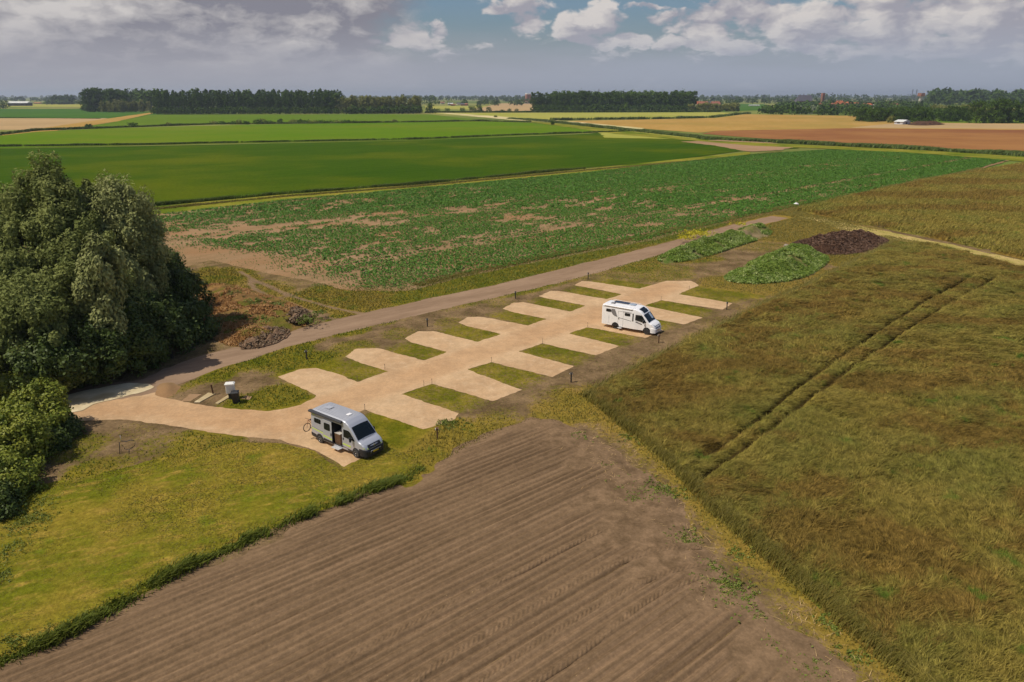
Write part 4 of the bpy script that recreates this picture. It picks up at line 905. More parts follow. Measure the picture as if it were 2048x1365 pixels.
# --- yellow-green shrubs at the lower left edge
for (u, v, lab, lobes, n, m_, sz) in (
    (20, 830, 'bright young tree sprouting at the upper end of the left hedge', [(20, 790, 56.5, 1.6), (50, 800, 56, 1.1), (-20, 800, 56, 1.8)], 9000, 'shrub_y', .2),
    (90, 880, 'bright green hedge shrub reaching over the gravel corner', [(85, 810, 51.5, 1.7), (60, 835, 50.5, 1.8), (100, 850, 50, 1.4), (30, 850, 50, 2.0)], 17000, 'shrub_y', .17),
    (130, 890, 'low dark shrub at the tip of the hedge by the bare soil', [(125, 862, 50.5, 1.1), (145, 872, 51, .7), (108, 890, 48.5, 1.0)], 7000, 'shrub', .16),
    (40, 950, 'yellow-green hedge shrub in the middle of the left edge', [(40, 880, 46.5, 1.9), (5, 895, 46, 2.1), (60, 920, 45.5, 1.4), (20, 940, 44.5, 1.5)], 17000, 'shrub_y', .16),
    (30, 1020, 'dark-based hedge shrub below the yellow-green one at left', [(15, 960, 42.5, 1.7), (40, 985, 42, 1.2), (-30, 960, 43, 2.2)], 14000, 'shrub_y', .15),
    (-30, 1080, 'lowest hedge shrub cut by the left edge of the photo', [(-20, 1020, 39.5, 1.6), (10, 1050, 38.8, .8), (-60, 1040, 39, 1.8)], 10000, 'shrub', .14),
    (-120, 960, 'tall hedge shrub just outside the left edge', [(-110, 860, 47, 2.8), (-150, 900, 46, 2.8), (-90, 930, 44, 2.0)], 10000, 'shrub_y', .2)):
    willow(u, v, lab, lobes, n, m=m_, name='hedge_shrub', grp='hedge shrubs along the lower left edge', clump=.5, nclump=150, droop=0, el_=1.4, r0=.1, size=sz)
q = np.vstack([P(60, 1050)+rng.normal(0, .8, (160, 2)), P(20, 1110)+rng.normal(0, .6, (60, 2)), P(5, 1160)+rng.normal(0, .4, (40, 2)), P(90, 1010)+rng.normal(0, .6, (40, 2)), P(110, 1270)+rng.normal(0, .3, (20, 2)), P(30, 1290)+rng.normal(0, .35, (40, 2)), P(140, 1262)+rng.normal(0, .25, (25, 2))])
tuft_leaves('weeds', q, .2, .25, 16, .06, M['ggrass'], label='rank green undergrowth at the foot of the left hedge')

# --- poplar woods: linked copies of a few trees
def poplar_mesh(seed, h, r_, n, size, cone=.75, low=.1):
    rg_ = np.random.default_rng(seed)
    lobes = [(rg_.normal(0, r_*.18), rg_.normal(0, r_*.18), h*(low+(1-low)*(k+.5)/7)*.97, r_*(1-cone*max(0, (k-2)/6)**1.6)*rg_.uniform(.8, 1.1), r_*(1-cone*max(0, (k-2)/6)**1.6), h*.11) for k in range(7)]
    return crown_cards(lobes, n, size, 1.3, 0, r_*.28, 90, rg=rg_, zmin=h*.03, vclump=.3)
def make_far_tree(name, mt, h, r_, n, size, seed, **kw):
    V, var = poplar_mesh(seed, h, r_, n, size, **kw); t = empty(name, (0, 0, 0)); cards_obj('crown', V, var, M[mt], t)
    mb = MB(); mb.tube([(0, 0, 0), (0, 0, h*.5), (0, 0, h*.9)], [h*.014, h*.01, h*.003], 6); mb.build('trunk', M['bark'], t); return t
def forest(name, mt, pts, h, r_, label, group, seed=1, n=1100, size=1.3, nvar=3, cat='tree', hj=.12, **kw):
    rr_ = random.Random(seed); n = int(n*1.8); size = size*.72; pr = [make_far_tree(name, mt, h, r_, n, size, seed*10+k, **kw) for k in range(nvar)]
    for i, p_ in enumerate(pts):
        o = pr[i] if i < nvar else copy_tree(pr[i % nvar])
        sc = rr_.uniform(1-hj, 1+hj); o.location = (p_[0], p_[1], 0); o.rotation_euler = (0, 0, rr_.uniform(0, 6.28)); o.scale = (sc, sc, sc*rr_.uniform(.94, 1.06))
        tag(o, label[i] if isinstance(label, list) else label, cat, group)
def line_pts(px, n, jit, seed=0):
    pts = PP(*px); L = np.concatenate([[0], np.cumsum(np.linalg.norm(np.diff(pts, axis=0), axis=1))]); t = np.linspace(0, L[-1], n)
    r_ = np.random.default_rng(seed); return np.stack([np.interp(t, L, pts[:, 0]), np.interp(t, L, pts[:, 1])], 1)+r_.normal(0, jit, (n, 2))
def mass_wood(name, px, n, h, r_, mt, label, seed, size=3., cards_per=70, depth=0.):
    """a far wood that reads as one mass: many tree-shaped heaps of leaf clumps in one object"""
    pts = sample_in(PP(*px), n, seed) if depth == 0 else line_pts(px, n, depth, seed)
    V0, var0 = [], []; rg_ = np.random.default_rng(seed)
    for k in range(4):
        lobes = [(0, 0, h*.35, r_, r_, h*.3), (0, 0, h*.68, r_*.8, r_*.8, h*.28)]
        a, b = crown_cards(lobes, cards_per, size, 1.2, 0, r_*.3, 30, rg=rg_, zmin=h*.03, upbias=.5); V0.append(a); var0.append(b)
    VV, vr = [], []
    for i, p_ in enumerate(pts):
        k = i % 4; sc = rg_.uniform(.75, 1.2); a = rg_.uniform(0, 6.28); c_, s_ = math.cos(a), math.sin(a); v_ = V0[k]*sc
        VV.append(np.stack([v_[:, 0]*c_-v_[:, 1]*s_+p_[0], v_[:, 0]*s_+v_[:, 1]*c_+p_[1], v_[:, 2]], 1)); vr.append(np.clip(var0[k]*.7+rg_.uniform(-.1, .35), 0, 1))
    return tag(cards_obj(name, np.vstack(VV), np.concatenate(vr), M[mt]), label, 'wood', kind='stuff')
# left plantation: front row (trees one can tell apart), mass behind
H1 = height_at(229, 185)
forest('poplar_tree', 'poplar', line_pts([(312, 229), (500, 228.5), (672, 228)], 46, 2.0, 1), H1, 4.3, 'tall dark poplar in the long front row of the left plantation', 'front row of the left poplar plantation', 11, size=1.25, low=.02)
mass_wood('hedge', [(308, 229.4), (500, 229), (676, 228.6)], 90, 9, 5, 'poplar', 'dark undergrowth along the foot of the left poplar plantation', 112, 1.5, 90, depth=1)
mass_wood('hedge', [(1072, 224), (1230, 223.8), (1392, 223.4)], 90, 10, 7, 'poplar', 'dark undergrowth along the foot of the central wood', 113, 1.8, 90, depth=1.5)
mass_wood('poplar_wood', [(312, 227.5), (680, 226.5), (690, 222), (320, 222)], 260, H1*1.0, 5, 'poplar', 'dense dark poplar mass behind the front row of the left plantation', 12, 2.2, 240)
forest('poplar_tree', 'poplar', [at_depth(u, P(u, v)[1]) for u, v in ((662, 228), (655, 227), (640, 227))], H1*1.06, 6.5, 'broad round-topped tree at the right end of the dark plantation', 'round tops at the plantation end', 13, size=1.5)
H2_ = height_at(224, 181)
forest('broadleaf_tree', 'poplar', np.vstack([line_pts([(176, 224), (250, 224)], 9, 3, 3), line_pts([(176, 222), (262, 222)], 9, 5, 4)]), H2_, 8.0, 'broad dark tree in the rounded grove left of the poplar plantation', 'rounded grove at the left', 14, n=1600, size=1.8, cone=.5, low=.0)
mass_wood('wood', [(180, 222), (330, 223), (340, 216), (190, 216)], 120, height_at(220, 183), 8, 'poplar', 'dark wood linking the rounded grove and the plantation', 15, 3, 130)
forest('young_tree', 'poplar_y', line_pts([(214, 225), (255, 225), (300, 224.5)], 20, 4, 5), height_at(224.5, 203), 5, 'young lighter tree at the foot of the dark groves, left of the plantation', 'young trees between the groves', 16, n=500, size=1.4)
forest('young_poplar', 'poplar_y', np.vstack([line_pts([(682, 228), (760, 227.5), (842, 227)], 34, 3, 6), line_pts([(690, 226.5), (760, 226), (836, 226)], 26, 4, 7)]), height_at(227.5, 196), 4.6, 'young olive-topped poplar in the low plantation right of the dark one', 'young olive plantation', 17, n=600, size=1.5, cone=.5, low=0)
mass_wood('hedge', [(690, 228.6), (840, 227.8)], 60, 11, 4, 'poplar', 'dark hedge at the foot of the young olive plantation', 18, 1.8, 60, depth=1.2)
# centre wood
H3 = height_at(224, 186)
forest('poplar_tree', 'poplar', np.vstack([line_pts([(1074, 223.5), (1230, 223.5), (1388, 223)], 38, 3, 8)]), H3, 6.2, 'tall dark tree in the front edge of the central wood', 'front edge of the central wood', 19, n=1300, size=1.7, hj=.08, cone=.6, low=.0)
mass_wood('wood', [(1090, 222.5), (1385, 222), (1380, 217), (1120, 217)], 170, H3*1.02, 8, 'poplar', 'dense dark inner part of the central wood', 20, 3, 150)
forest('young_tree', 'poplar_y', line_pts([(1384, 223.5), (1466, 223)], 16, 4, 9), height_at(223.5, 209), 6, 'low yellow-green tree at the right foot of the central wood', 'low yellow-green trees beside the central wood', 21, n=500, size=1.8, cone=.3)
# single trees and bushes in the middle distance
for (u, vb, vt, r_, lab, mt) in ((861, 227, 209, 7, 'dark lone bush right of the young olive plantation', 'poplar'), (958, 224, 211, 6, 'round tree at the right end of the farm hedge', 'poplar'), (945, 224, 213, 6, 'second tree from the right in the farm hedge', 'poplar'), (926, 224, 216, 5, 'middle bush of the farm hedge', 'poplar'),
        (895, 224, 217, 5, 'left bush of the farm hedge, near the pale path', 'poplar'), (876, 225, 218, 5, 'low bush just left of the pale path start', 'poplar'), (978, 224, 215, 4.4, 'round standalone tree on the brown strip, nearest the farm hedge', 'poplar'), (1019, 224, 218, 3.6, 'small round tree, left one of the pair on the brown strip', 'poplar'),
        (1033, 224, 218, 3.4, 'small round tree, right one of the pair on the brown strip', 'poplar'), (1004, 224, 220, 4, 'flat bush between the standalone round trees', 'poplar'), (1105, 250, 243, 1.8, 'small lone bush on the green verge below the ochre field', 'poplar'), (991, 235, 231.5, 2.2, 'tiny bush at the edge of the pale farm path', 'poplar_y'),
        (8, 218, 203, 11, 'dark round bush beside the barn at the far left edge', 'poplar'), (1072, 223, 205, 7, 'pointed tree at the left end of the central wood', 'poplar')):
    p_ = P(u, vb); h = height_at(vb, vt); t = make_far_tree('bush' if h < 9 else 'tree', mt, h, r_, 500, max(.5, h*.12), int(u), cone=.35, low=0.0); t.location = (*p_, 0)
    tag(t, lab, 'bush' if h < 9 else 'tree', 'scattered trees of the middle distance')
# bushes on the ditch line
for i, (u, vb, vt, r_) in enumerate(((428, 249, 244, 5), (445, 249, 244.5, 5), (466, 249, 244, 5), (480, 249, 240, 4), (493, 249, 243, 4), (515, 248.5, 240, 6), (524, 248, 239, 5), (535, 248, 242, 5), (560, 247.5, 238.5, 3), (587, 247, 240.5, 5), (600, 247, 240, 4.5), (612, 247, 242, 5), (626, 247, 242, 6), (640, 246.5, 242, 6), (658, 246.5, 242, 6), (676, 246, 242.5, 6), (692, 246, 242, 5), (705, 246, 243, 6), (788, 245, 240.5, 4), (178, 255, 249, 3.5), (265, 252, 247, 5), (338, 251, 247, 3.5))):
    ORD = ['first', 'second', 'third', 'fourth', 'fifth', 'sixth', 'seventh', 'eighth', 'ninth', 'tenth', 'eleventh', 'twelfth', 'thirteenth', 'fourteenth', 'fifteenth', 'sixteenth', 'seventeenth', 'eighteenth']
    p_ = P(u, vb); h = height_at(vb, vt); t = make_far_tree('bush', 'poplar' if i % 3 else 'poplar_y', h, r_*.8, 240, .8, 300+i, cone=.3, low=0.0); t.location = (*p_, 0)
    lb = {8: 'pointed small tree standing up from the ditch bushes', 18: 'lone round bush on the ditch line near the farm', 19: 'small bush on the ditch line at far left near the tan field', 20: 'bush pair on the ditch line under the rounded grove', 21: 'tiny bush left of the ditch scrub'}.get(i, 'low scrubby bush, %s from the left in the run between the bright green crops' % ORD[i % 18])
    tag(t, lb, 'bush', 'scrub bushes on the ditch line')
# lombardy poplars at far left
forest('lombardy_poplar', 'poplar', line_pts([(108, 209), (125, 209), (146, 209)], 9, 3, 31), height_at(209, 192), 6, 'slender poplar in the thin row right of the white-roofed barn', 'slender poplar row by the barn', 32, n=500, size=2.4, cone=.3, low=.1)
mass_wood('hedge', [(96, 209.5), (156, 209)], 16, height_at(209, 201), 12, 'poplar', 'dark bushes under the slender poplars by the barn', 33, 4, 60, depth=5)
# right side groves
HR = height_at(222, 184)
mass_wood('wood', [(1860, 214), (2300, 214), (2300, 208), (1850, 208)], 240, height_at(212, 184), 14, 'poplar', 'big dark wood on the right horizon', 34, 5, 180)
forest('broadleaf_tree', 'poplar', line_pts([(1965, 247), (2000, 246), (2040, 245), (2090, 246), (2140, 246)], 9, 4, 35), height_at(246, 205), 8.5, ['large dark rounded tree near the right edge, %s from the left of its row' % o_ for o_ in ('first', 'second', 'third', 'fourth', 'fifth', 'sixth', 'seventh', 'eighth', 'ninth')], 'large dark trees at the right edge', 36, n=1800, size=1.3, cone=.3, low=0)
forest('broadleaf_tree', 'poplar', line_pts([(1722, 243), (1760, 243.5), (1800, 243), (1850, 243), (1920, 243)], 19, 5, 37), height_at(243, 217), 6.5, 'dark green tree in the belt behind the white shed', 'tree belt behind the shed', 38, n=1300, size=1.0, cone=.2, low=0.02)
mass_wood('hedge', [(1720, 241), (1925, 241), (1930, 233), (1700, 233)], 90, height_at(240, 222), 7, 'poplar', 'dark hedge mass behind the shed', 39, 1.8, 130)
forest('orchard_tree', 'poplar_y', line_pts([(1872, 232), (1900, 232), (1930, 233), (1970, 234)], 15, 6, 40), height_at(232, 214), 7, 'yellow-green tree in the scrub left of the right edge wood', 'yellow-green scrub at right', 41, n=600, size=1.6, cone=.2, low=0)
forest('silver_willow', 'silver', [P(1597, 227), P(1614, 228), P(1625, 228), P(1888, 225), P(1905, 225)], height_at(227, 214), 9, ['silvery round willow nearest the left of the village belt', 'broad silvery willow in the village belt, middle one', 'silvery willow beside the broad one in the village belt', 'silvery willow against the big right wood, left one', 'silvery willow against the big right wood, right one'], 'silvery willows', 42, n=900, size=1.5, cone=.1, nvar=2, low=0)
mass_wood('hedge', [(1522, 229), (1600, 230), (1740, 232), (1740, 226), (1520, 222)], 90, height_at(229, 216), 8, 'poplar', 'green hedge belt before the village', 43, 2.4, 120)
mass_wood('wood', [(1560, 219), (1860, 220), (1860, 213), (1560, 213)], 150, height_at(217, 207), 13, 'poplar', 'dark trees around the village', 44, 4, 110)
# thin wooded lines towards the horizon
def belt(u0, u1, vb, vt, lab, seed, mt='farwood', n=None, dep=12):
    h = height_at(vb, vt); Y = P(1024, vb)[1]; r_ = max(5, h*.55); n = n or int(max(12, abs(P(u1, vb)[0]-P(u0, vb)[0])/(r_*1.1)))
    mass_wood('distant_wood', [(u0, vb), (u1, vb)], min(n, 260), h, r_, mt, lab, seed, max(1.5, Y/700), 60, depth=dep)
belt(-200, 120, 203.5, 194.5, 'bluish tree line on the far left horizon', 51)
belt(100, 420, 200.5, 192.5, 'faint tree line above the left groves', 52)
belt(640, 860, 202, 192.5, 'bluish tree line above the young plantation', 53)
belt(818, 892, 212, 193.5, 'dark tree mass above the farm at left', 54, 'poplar')
belt(925, 1041, 211.5, 201, 'straight dark plantation right of the farm', 55, 'poplar')
belt(850, 1100, 201.5, 192.5, 'distant wooded line behind the farm', 56)
belt(960, 1075, 204.5, 195.5, 'mid-distance trees beside the brick tower', 57)
belt(1385, 1600, 200.5, 191.5, 'distant wooded line right of the central wood', 58)
belt(1390, 1620, 205, 195, 'second tree line right of the central wood', 59)
belt(1390, 1470, 212, 201, 'dark trees around the houses right of the central wood', 60, 'poplar')
belt(1480, 1700, 208.5, 197.5, 'dark tree belt left of the village church', 61)
belt(1612, 1650, 203.5, 188.5, 'high round wooded hump beside the church tower', 62)
belt(1650, 1900, 202.5, 190.8, 'tree line behind the village roofs', 63)
belt(1700, 1900, 209, 198, 'green trees right of the village', 64)
belt(1800, 2300, 200, 190.5, 'wooded line on the far right horizon', 65)
belt(1030, 1100, 208, 199, 'dark bushes below the brick tower', 66)
belt(-200, 2300, 197.0, 192.0, 'low haze-blue woods along the whole horizon', 67, n=260, dep=60)
#--SPLIT3--

# ================================================================ MOUNDS, WATER
def mound(name, poly, hmax, mat_, label, cat, seed, cell=.3, rough=.5, edge=3.0, z=ZB, kind='structure'):
    def hf(x, y, s):
        t = sst(s, 0, edge); n = fbm(x, y, .35, 4, seed); n2 = fbm(x, y, 1.6, 3, seed+5)
        return hmax*t*(.35+1.1*(n-.1))+rough*.6*(n2-.5)*t
    o = region(name, poly, cell, mat_, z+.006, hf=hf, amp=.8, nsc=.35, seed=seed)
    if kind is None: del o['kind']
    tag(o, label, cat); return o, hf
def scatter_on(poly, hf, n, seed):
    q = sample_in(poly, n, seed); s = sdf(poly, q[:, 0], q[:, 1]); return q, hf(q[:, 0], q[:, 1], s), s
M['heap'] = ground_mat('dark_bark_heap', lin(72, 52, 40), lin(112, 84, 66), .6, 3, lin(56, 40, 32), .3, bump=1., bd=.2, bscale=4, speck=.5)
M['mulch'] = leaf_mat('bark_chunks', lin(56, 40, 32), lin(140, 108, 86), trans=0, s=.5)
M['mound'] = ground_mat('weedy_soil_mound', lin(70, 96, 32), lin(130, 118, 76), .3, 2, lin(150, 128, 100), .2, bump=.8, bd=.15, bscale=4, speck=.3)
M['strawy'] = ground_mat('straw_and_manure', lin(148, 112, 68), lin(104, 84, 56), .35, 2.2, lin(104, 100, 42), .3, bump=1., bd=.2, bscale=4, speck=.4)
M['clodc'] = leaf_mat('clod_chunks', lin(84, 68, 50), lin(140, 116, 90), trans=0, s=1.)
M['clods'] = ground_mat('clods_of_soil', lin(150, 122, 98), lin(110, 86, 66), 1, 5, None, bump=1., bd=.15, bscale=6, speck=.4)
HP = smooth_poly(PP((1572, 496), (1592, 484), (1650, 474), (1700, 470), (1765, 476), (1782, 486), (1750, 500), (1700, 513), (1640, 511), (1600, 505)))
o, hf = mound('bark_heap', HP, 2.1, M['heap'], 'long dark brown heap of bark and compost at the far end of the site', 'heap', 201, edge=5, rough=1.2, kind=None)
q, h, s = scatter_on(HP, hf, 30000, 3); n = len(q)
V = cards(np.stack([q[:, 0], q[:, 1], ZB+h+.08], 1), np.tile([0, 0, .8], (n, 1)), .28, 1.2, 0, .8)
tag(cards_obj('bark_chunks', V, np.repeat(rng.random(n), 4), M['mulch']), 'loose bark pieces covering the dark heap', 'bark', kind='stuff')
def weedy_mound(pts, hmax, label, seed, edge):
    pg_ = smooth_poly(PP(*pts)); o, hf = mound('weed_mound', pg_, hmax, M['mound'], label, 'mound', seed, edge=edge, rough=.8, kind=None)
    q, h, s = scatter_on(pg_, hf, 36000, seed); bare = fbm(q[:, 0], q[:, 1], .25, 3, seed+2) > .62; q, h = q[~bare], h[~bare]; n = len(q)
    e = sphere_dirs(n*3, rng); e[:, 2] = abs(e[:, 2]); C = np.repeat(np.stack([q[:, 0], q[:, 1], ZB+h+.05+.5*np.maximum(fbm(q[:, 0], q[:, 1], 1.1, 3, seed+9)-.4, 0)], 1), 3, 0)+e*.30
    V = cards(C, e+np.array([0, 0, .4]), .145, 1.9, 0, .8); pale = np.repeat(fbm(q[:, 0], q[:, 1], .7, 3, seed+3) > .50, 3) & (rng.random(n*3) < .45); var = rng.random(n*3)
    k4 = np.repeat(pale, 4); v4 = np.repeat(var, 4)
    tag(cards_obj('weeds', V[~k4], v4[~k4], M['pot2']), 'rank green weeds covering the '+label.split(' mound')[0]+' mound', 'weeds', kind='stuff')
    tag(cards_obj('weeds', V[k4], v4[k4], M['weedpale']), 'pale flowering weeds dotted over the '+label.split(' mound')[0]+' mound', 'weeds', kind='stuff')
M['pot2'] = leaf_mat('rank_weed_leaf', lin(72, 108, 26), lin(146, 160, 70), trans=.15, s=.4)
weedy_mound([(1440, 562), (1480, 540), (1530, 514), (1580, 502), (1620, 506), (1662, 520), (1640, 540), (1610, 558), (1560, 568), (1490, 572)], 2.3, 'nearer weedy mound, overgrown and pale flowered, beside the hay', 211, 4.5)
weedy_mound([(1310, 522), (1350, 500), (1400, 486), (1450, 472), (1500, 455), (1538, 452), (1546, 468), (1520, 482), (1470, 496), (1440, 508), (1380, 524), (1330, 530)], 1.7, 'farther long weedy mound beside the dirt track', 221, 4.0)
q = np.vstack([P(a_, b_)+rng.normal(0, s_, (n_, 2)) for a_, b_, s_, n_ in ((1395, 480, 1.4, 140), (1370, 488, 1, 50), (1480, 460, .9, 30))])
M['yellowfl'] = leaf_mat('yellow_flowers', lin(150, 150, 30), lin(206, 190, 40), trans=.1)
tuft_leaves('flowers', q, .3, .5, 8, .14, M['yellowfl'], z=ZB+.9, label='yellow flowering rape on the farther weedy mound', cat='flowers')
SM = smooth_poly(PP((395, 575), (440, 568), (490, 578), (560, 600), (610, 620), (628, 642), (600, 662), (560, 685), (500, 700), (430, 690), (400, 640)))
o, hf = mound('straw_mound', SM, 1.0, M['strawy'], 'low mound of orange straw and manure beside the willow clump', 'mound', 231, edge=4, rough=1.0, kind=None)
q, h, s = scatter_on(SM, hf, 42000, 4); r_ = fbm(q[:, 0], q[:, 1], .3, 3, 77); k = r_ > .50; q, h = q[k], h[k]; n = len(q)
M['strawc'] = leaf_mat('orange_straw', lin(136, 98, 56), lin(192, 146, 88), trans=0, s=.8)
V = cards(np.stack([q[:, 0], q[:, 1], ZB+h+.04], 1), np.tile([0, 0, .9], (n, 1)), .12, 4, 0, .6)
tag(cards_obj('straw', V, np.repeat(rng.random(n), 4), M['strawc']), 'orange straw littering the manure mound', 'straw', kind='stuff')
q = np.vstack([P(a_, b_)+rng.normal(0, s_, (n_, 2)) for a_, b_, s_, n_ in ((505, 618, .9, 60), (550, 625, .8, 40), (480, 648, .9, 50), (520, 655, .8, 30), (460, 600, 1, 40), (615, 655, .8, 50), (640, 640, .6, 20))])
tuft_leaves('weeds', q, .25, .3, 8, .14, M['weed'], z=ZB+.75, label='green weeds sprouting from the straw mound')
CL_ = smooth_poly(PP((562, 640), (590, 622), (620, 632), (625, 650), (590, 658), (570, 654)))
mound('clod_pile', CL_, .6, M['clods'], 'small pile of grey-brown clods at the right end of the straw mound', 'pile', 241, edge=1.6, rough=2.6, cell=.16, z=ZB+.5, kind=None)
CL2 = smooth_poly(PP((470, 700), (500, 668), (560, 655), (585, 668), (560, 688), (510, 704)))
mound('clod_pile', CL2, .45, M['clods'], 'rough grey clods and roots along the front of the straw mound', 'pile', 242, edge=1.6, rough=2.6, cell=.16, z=ZB+.1, kind=None)
for pg_, zz_, sd_ in ((CL_, .5, 51), (CL2, .1, 52)):
    q = sample_in(pg_, 1500, sd_); s_ = sdf(pg_, q[:, 0], q[:, 1]); n = len(q)
    V = cards(np.stack([q[:, 0], q[:, 1], ZB+zz_+.35*sst(s_, 0, 1.6)+.15*rng.random(n)], 1), np.tile([-.3, -.2, .8], (n, 1)), .22, 1.1, 0, .9)
    tag(cards_obj('soil_clods', V, np.repeat(rng.random(n), 4), M['clodc']), ['loose grey clods on the small pile right of the straw mound', 'loose clods and roots on the rough pile before the straw mound'][sd_-51], 'soil clods', kind='stuff')
SP = smooth_poly(PP((308, 792), (318, 774), (345, 768), (356, 780), (346, 796), (322, 800)))
mound('sand_pile', SP, .32, M['potsoil'], 'small heap of leftover gravel at the end of the concrete slab', 'pile', 243, edge=1.1, rough=.3, kind=None)
m_, g = new_mat('ditch_water'); finish(g, g.mix(g.noise(pos(g), .8, 3), (.03, .035, .03), (.05, .05, .045)), .08, spec=.6, bump=g.noise(pos(g), 3, 2), bs=.1); M['water'] = m_
region('ditch_water', smooth_poly(PP((300, 535), (350, 530), (372, 542), (395, 556), (412, 566), (405, 572), (380, 566), (345, 552), (300, 552))), .4, M['water'], ZB+.008, amp=.3, nsc=.5)

# ================================================================ VEHICLES
M['silver_paint'] = solid('silver_car_paint', (.50, .51, .55), .35, metal=.3, spec=.5, var=.05, scale=.8, coat=.5)
M['white_paint'] = solid('white_car_paint', (.90, .88, .87), .3, spec=.5, var=.03, scale=.8, coat=.4)
M['black_plastic'] = solid('black_plastic', (.022, .022, .024), .5, var=.15)
M['dark_glass'] = solid('dark_glass', (.008, .012, .014), .04, spec=.35, var=.1)
M['tyre'] = solid('tyre_rubber', (.035, .033, .03), .8, var=.2, scale=8)
M['alloy'] = solid('alloy_rim', (.42, .42, .43), .35, metal=.7, var=.08)
M['darkalloy'] = solid('dark_alloy_rim', (.07, .07, .075), .35, metal=.6, var=.08)
M['lime'] = solid('lime_decal', (.55, .72, .06), .4, var=.04)
M['greydecal'] = solid('grey_decal', (.20, .19, .19), .4, var=.06)
M['lamp_glass'] = solid('headlamp_glass', (.42, .46, .50), .1, spec=.8, var=.2, coat=1)
M['plate'] = solid('yellow_number_plate', (.62, .42, .02), .4, var=.05)
M['wood'] = solid('wooden_cabinet', (.34, .20, .11), .5, var=.25, scale=5)
M['awning'] = solid('anthracite_awning_case', (.045, .045, .05), .4, var=.1)
M['step_alu'] = solid('step_aluminium', (.62, .61, .60), .4, metal=.3, var=.08)
M['cream'] = solid('cream_upholstery', (.5, .46, .4), .8, var=.1)
M['panel'] = solid('solar_panel', (.03, .035, .055), .2, spec=.6, var=.15)
M['red'+'_paint'] = solid('red_paint', (.35, .03, .025), .4, var=.1)
class Body:
    """loft of stations (x, ztop, W) with tumblehome; helpers to lay patches on its skin"""
    def __init__(s, st, zb, T, r=.12, nside=9, crown=.04):
        s.st = np.array(st, float); s.zb = zb; s.T = T; s.r = r; s.crown = crown; s.nz = nside
    def zt(s, x): return float(np.interp(x, s.st[:, 0], s.st[:, 1]))
    def W(s, x): return float(np.interp(x, s.st[:, 0], s.st[:, 2]))
    def y(s, x, z): return s.W(x)*float(np.interp(z, [t[0] for t in s.T], [t[1] for t in s.T]))
    def sect(s, x, zl):
        zt = s.zt(x); zs = zt-s.r; pts = []
        for z in zl: zz = min(z, zs); pts.append((s.y(x, zz), zz))
        ye = pts[-1][0]
        for a in (30, 60): pts.append((ye-s.r*(1-math.cos(R(a))), zs+s.r*math.sin(R(a))))
        yt = ye-s.r
        for f in (1, .66, .33): pts.append((yt*f, zt+s.crown*(1-f*f)))
        return pts
    def build(s, name, xs, zl, m_, parent, cut=None, open_bottom=False):
        V = []; Fc = []; n = None
        for x in xs:
            h = s.sect(x, zl); full = [(x, -y, z) for y, z in h]+[(x, 0, s.zt(x)+s.crown)]+[(x, y, z) for y, z in reversed(h)]; n = len(full); V += full
        for i in range(len(xs)-1):
            for j in range(n):
                k = (j+1) % n; q = [i*n+j, (i+1)*n+j, (i+1)*n+k, i*n+k]
                c = np.mean([V[t] for t in q], 0)
                if cut and j != n-1 and cut(c): continue
                Fc.append(q)
        Fc += [list(range(n-1, -1, -1)), [(len(xs)-1)*n+k for k in range(n)]]
        mb = MB(); mb.add(V, Fc); return mb.build(name, m_, parent, smooth=True, auto=32)
    def side(s, name, poly, m_, parent, off=.012, side=-1, th=.012, nx=6, sub=None):
        """patch on the side: poly (x,z), triangulated as a grid of thin columns"""
        mb = MB() if sub is None else sub; pts = [(p[0], side*(s.y(p[0], p[1])+off), p[1]) for p in poly]
        mb.prism(pts, (0, -side*(th+.01), 0)); return mb.build(name, m_, parent) if sub is None else mb
    def top(s, name, x0, x1, f0, f1, m_, parent, off=.015, nx=8, ny=6, fe=None, sub=None, offx=0):
        mb = MB() if sub is None else sub; V = []
        for i in range(nx+1):
            x = x0+(x1-x0)*i/nx; a, b = (f0, f1) if fe is None else fe(i/nx)
            zt = s.zt(x); yt = s.y(x, zt-s.r)-s.r*.5
            for j in range(ny+1):
                f = a+(b-a)*j/ny; V.append((x+offx, f*yt, zt+s.crown*(1-f*f)+off))
        w_ = ny+1; Fc = [[i*w_+j, (i+1)*w_+j, (i+1)*w_+j+1, i*w_+j+1] for i in range(nx) for j in range(ny)]
        mb.add(V, Fc); return mb.build(name, m_, parent, smooth=True) if sub is None else mb
def wheel(root, x, y, rr, m_rim, side):
    t = MB().lathe_y((x, y, rr), [(rr*.62, -.11), (rr*.93, -.115), (rr, -.08), (rr, .08), (rr*.93, .115), (rr*.62, .11)], 28).build('wheel', M['tyre'], root, smooth=True, auto=40)
    mb = MB(); o_ = .085*side; mb.lathe_y((x, y+o_, rr), [(rr*.64, -.02), (rr*.64, .02), (rr*.56, .03), (rr*.5, .0), (rr*.18, .01), (rr*.14, .035), (.01, .035)] if side > 0 else [(rr*.64, .02), (rr*.64, -.02), (rr*.56, -.03), (rr*.5, 0), (rr*.18, -.01), (rr*.14, -.035), (.01, -.035)], 28)
    mb.build('rim', m_rim, t, smooth=True, auto=40)
    mb = MB()
    for k in range(10):
        a = 2*math.pi*k/10+.2; c = (x+rr*.36*math.cos(a), y+o_+.028*side, rr+rr*.36*math.sin(a)); mb.lathe_y(c, [(.028, -.012), (.028, .012)], 8)
    mb.build('spoke_gaps', M['tyre'], t)
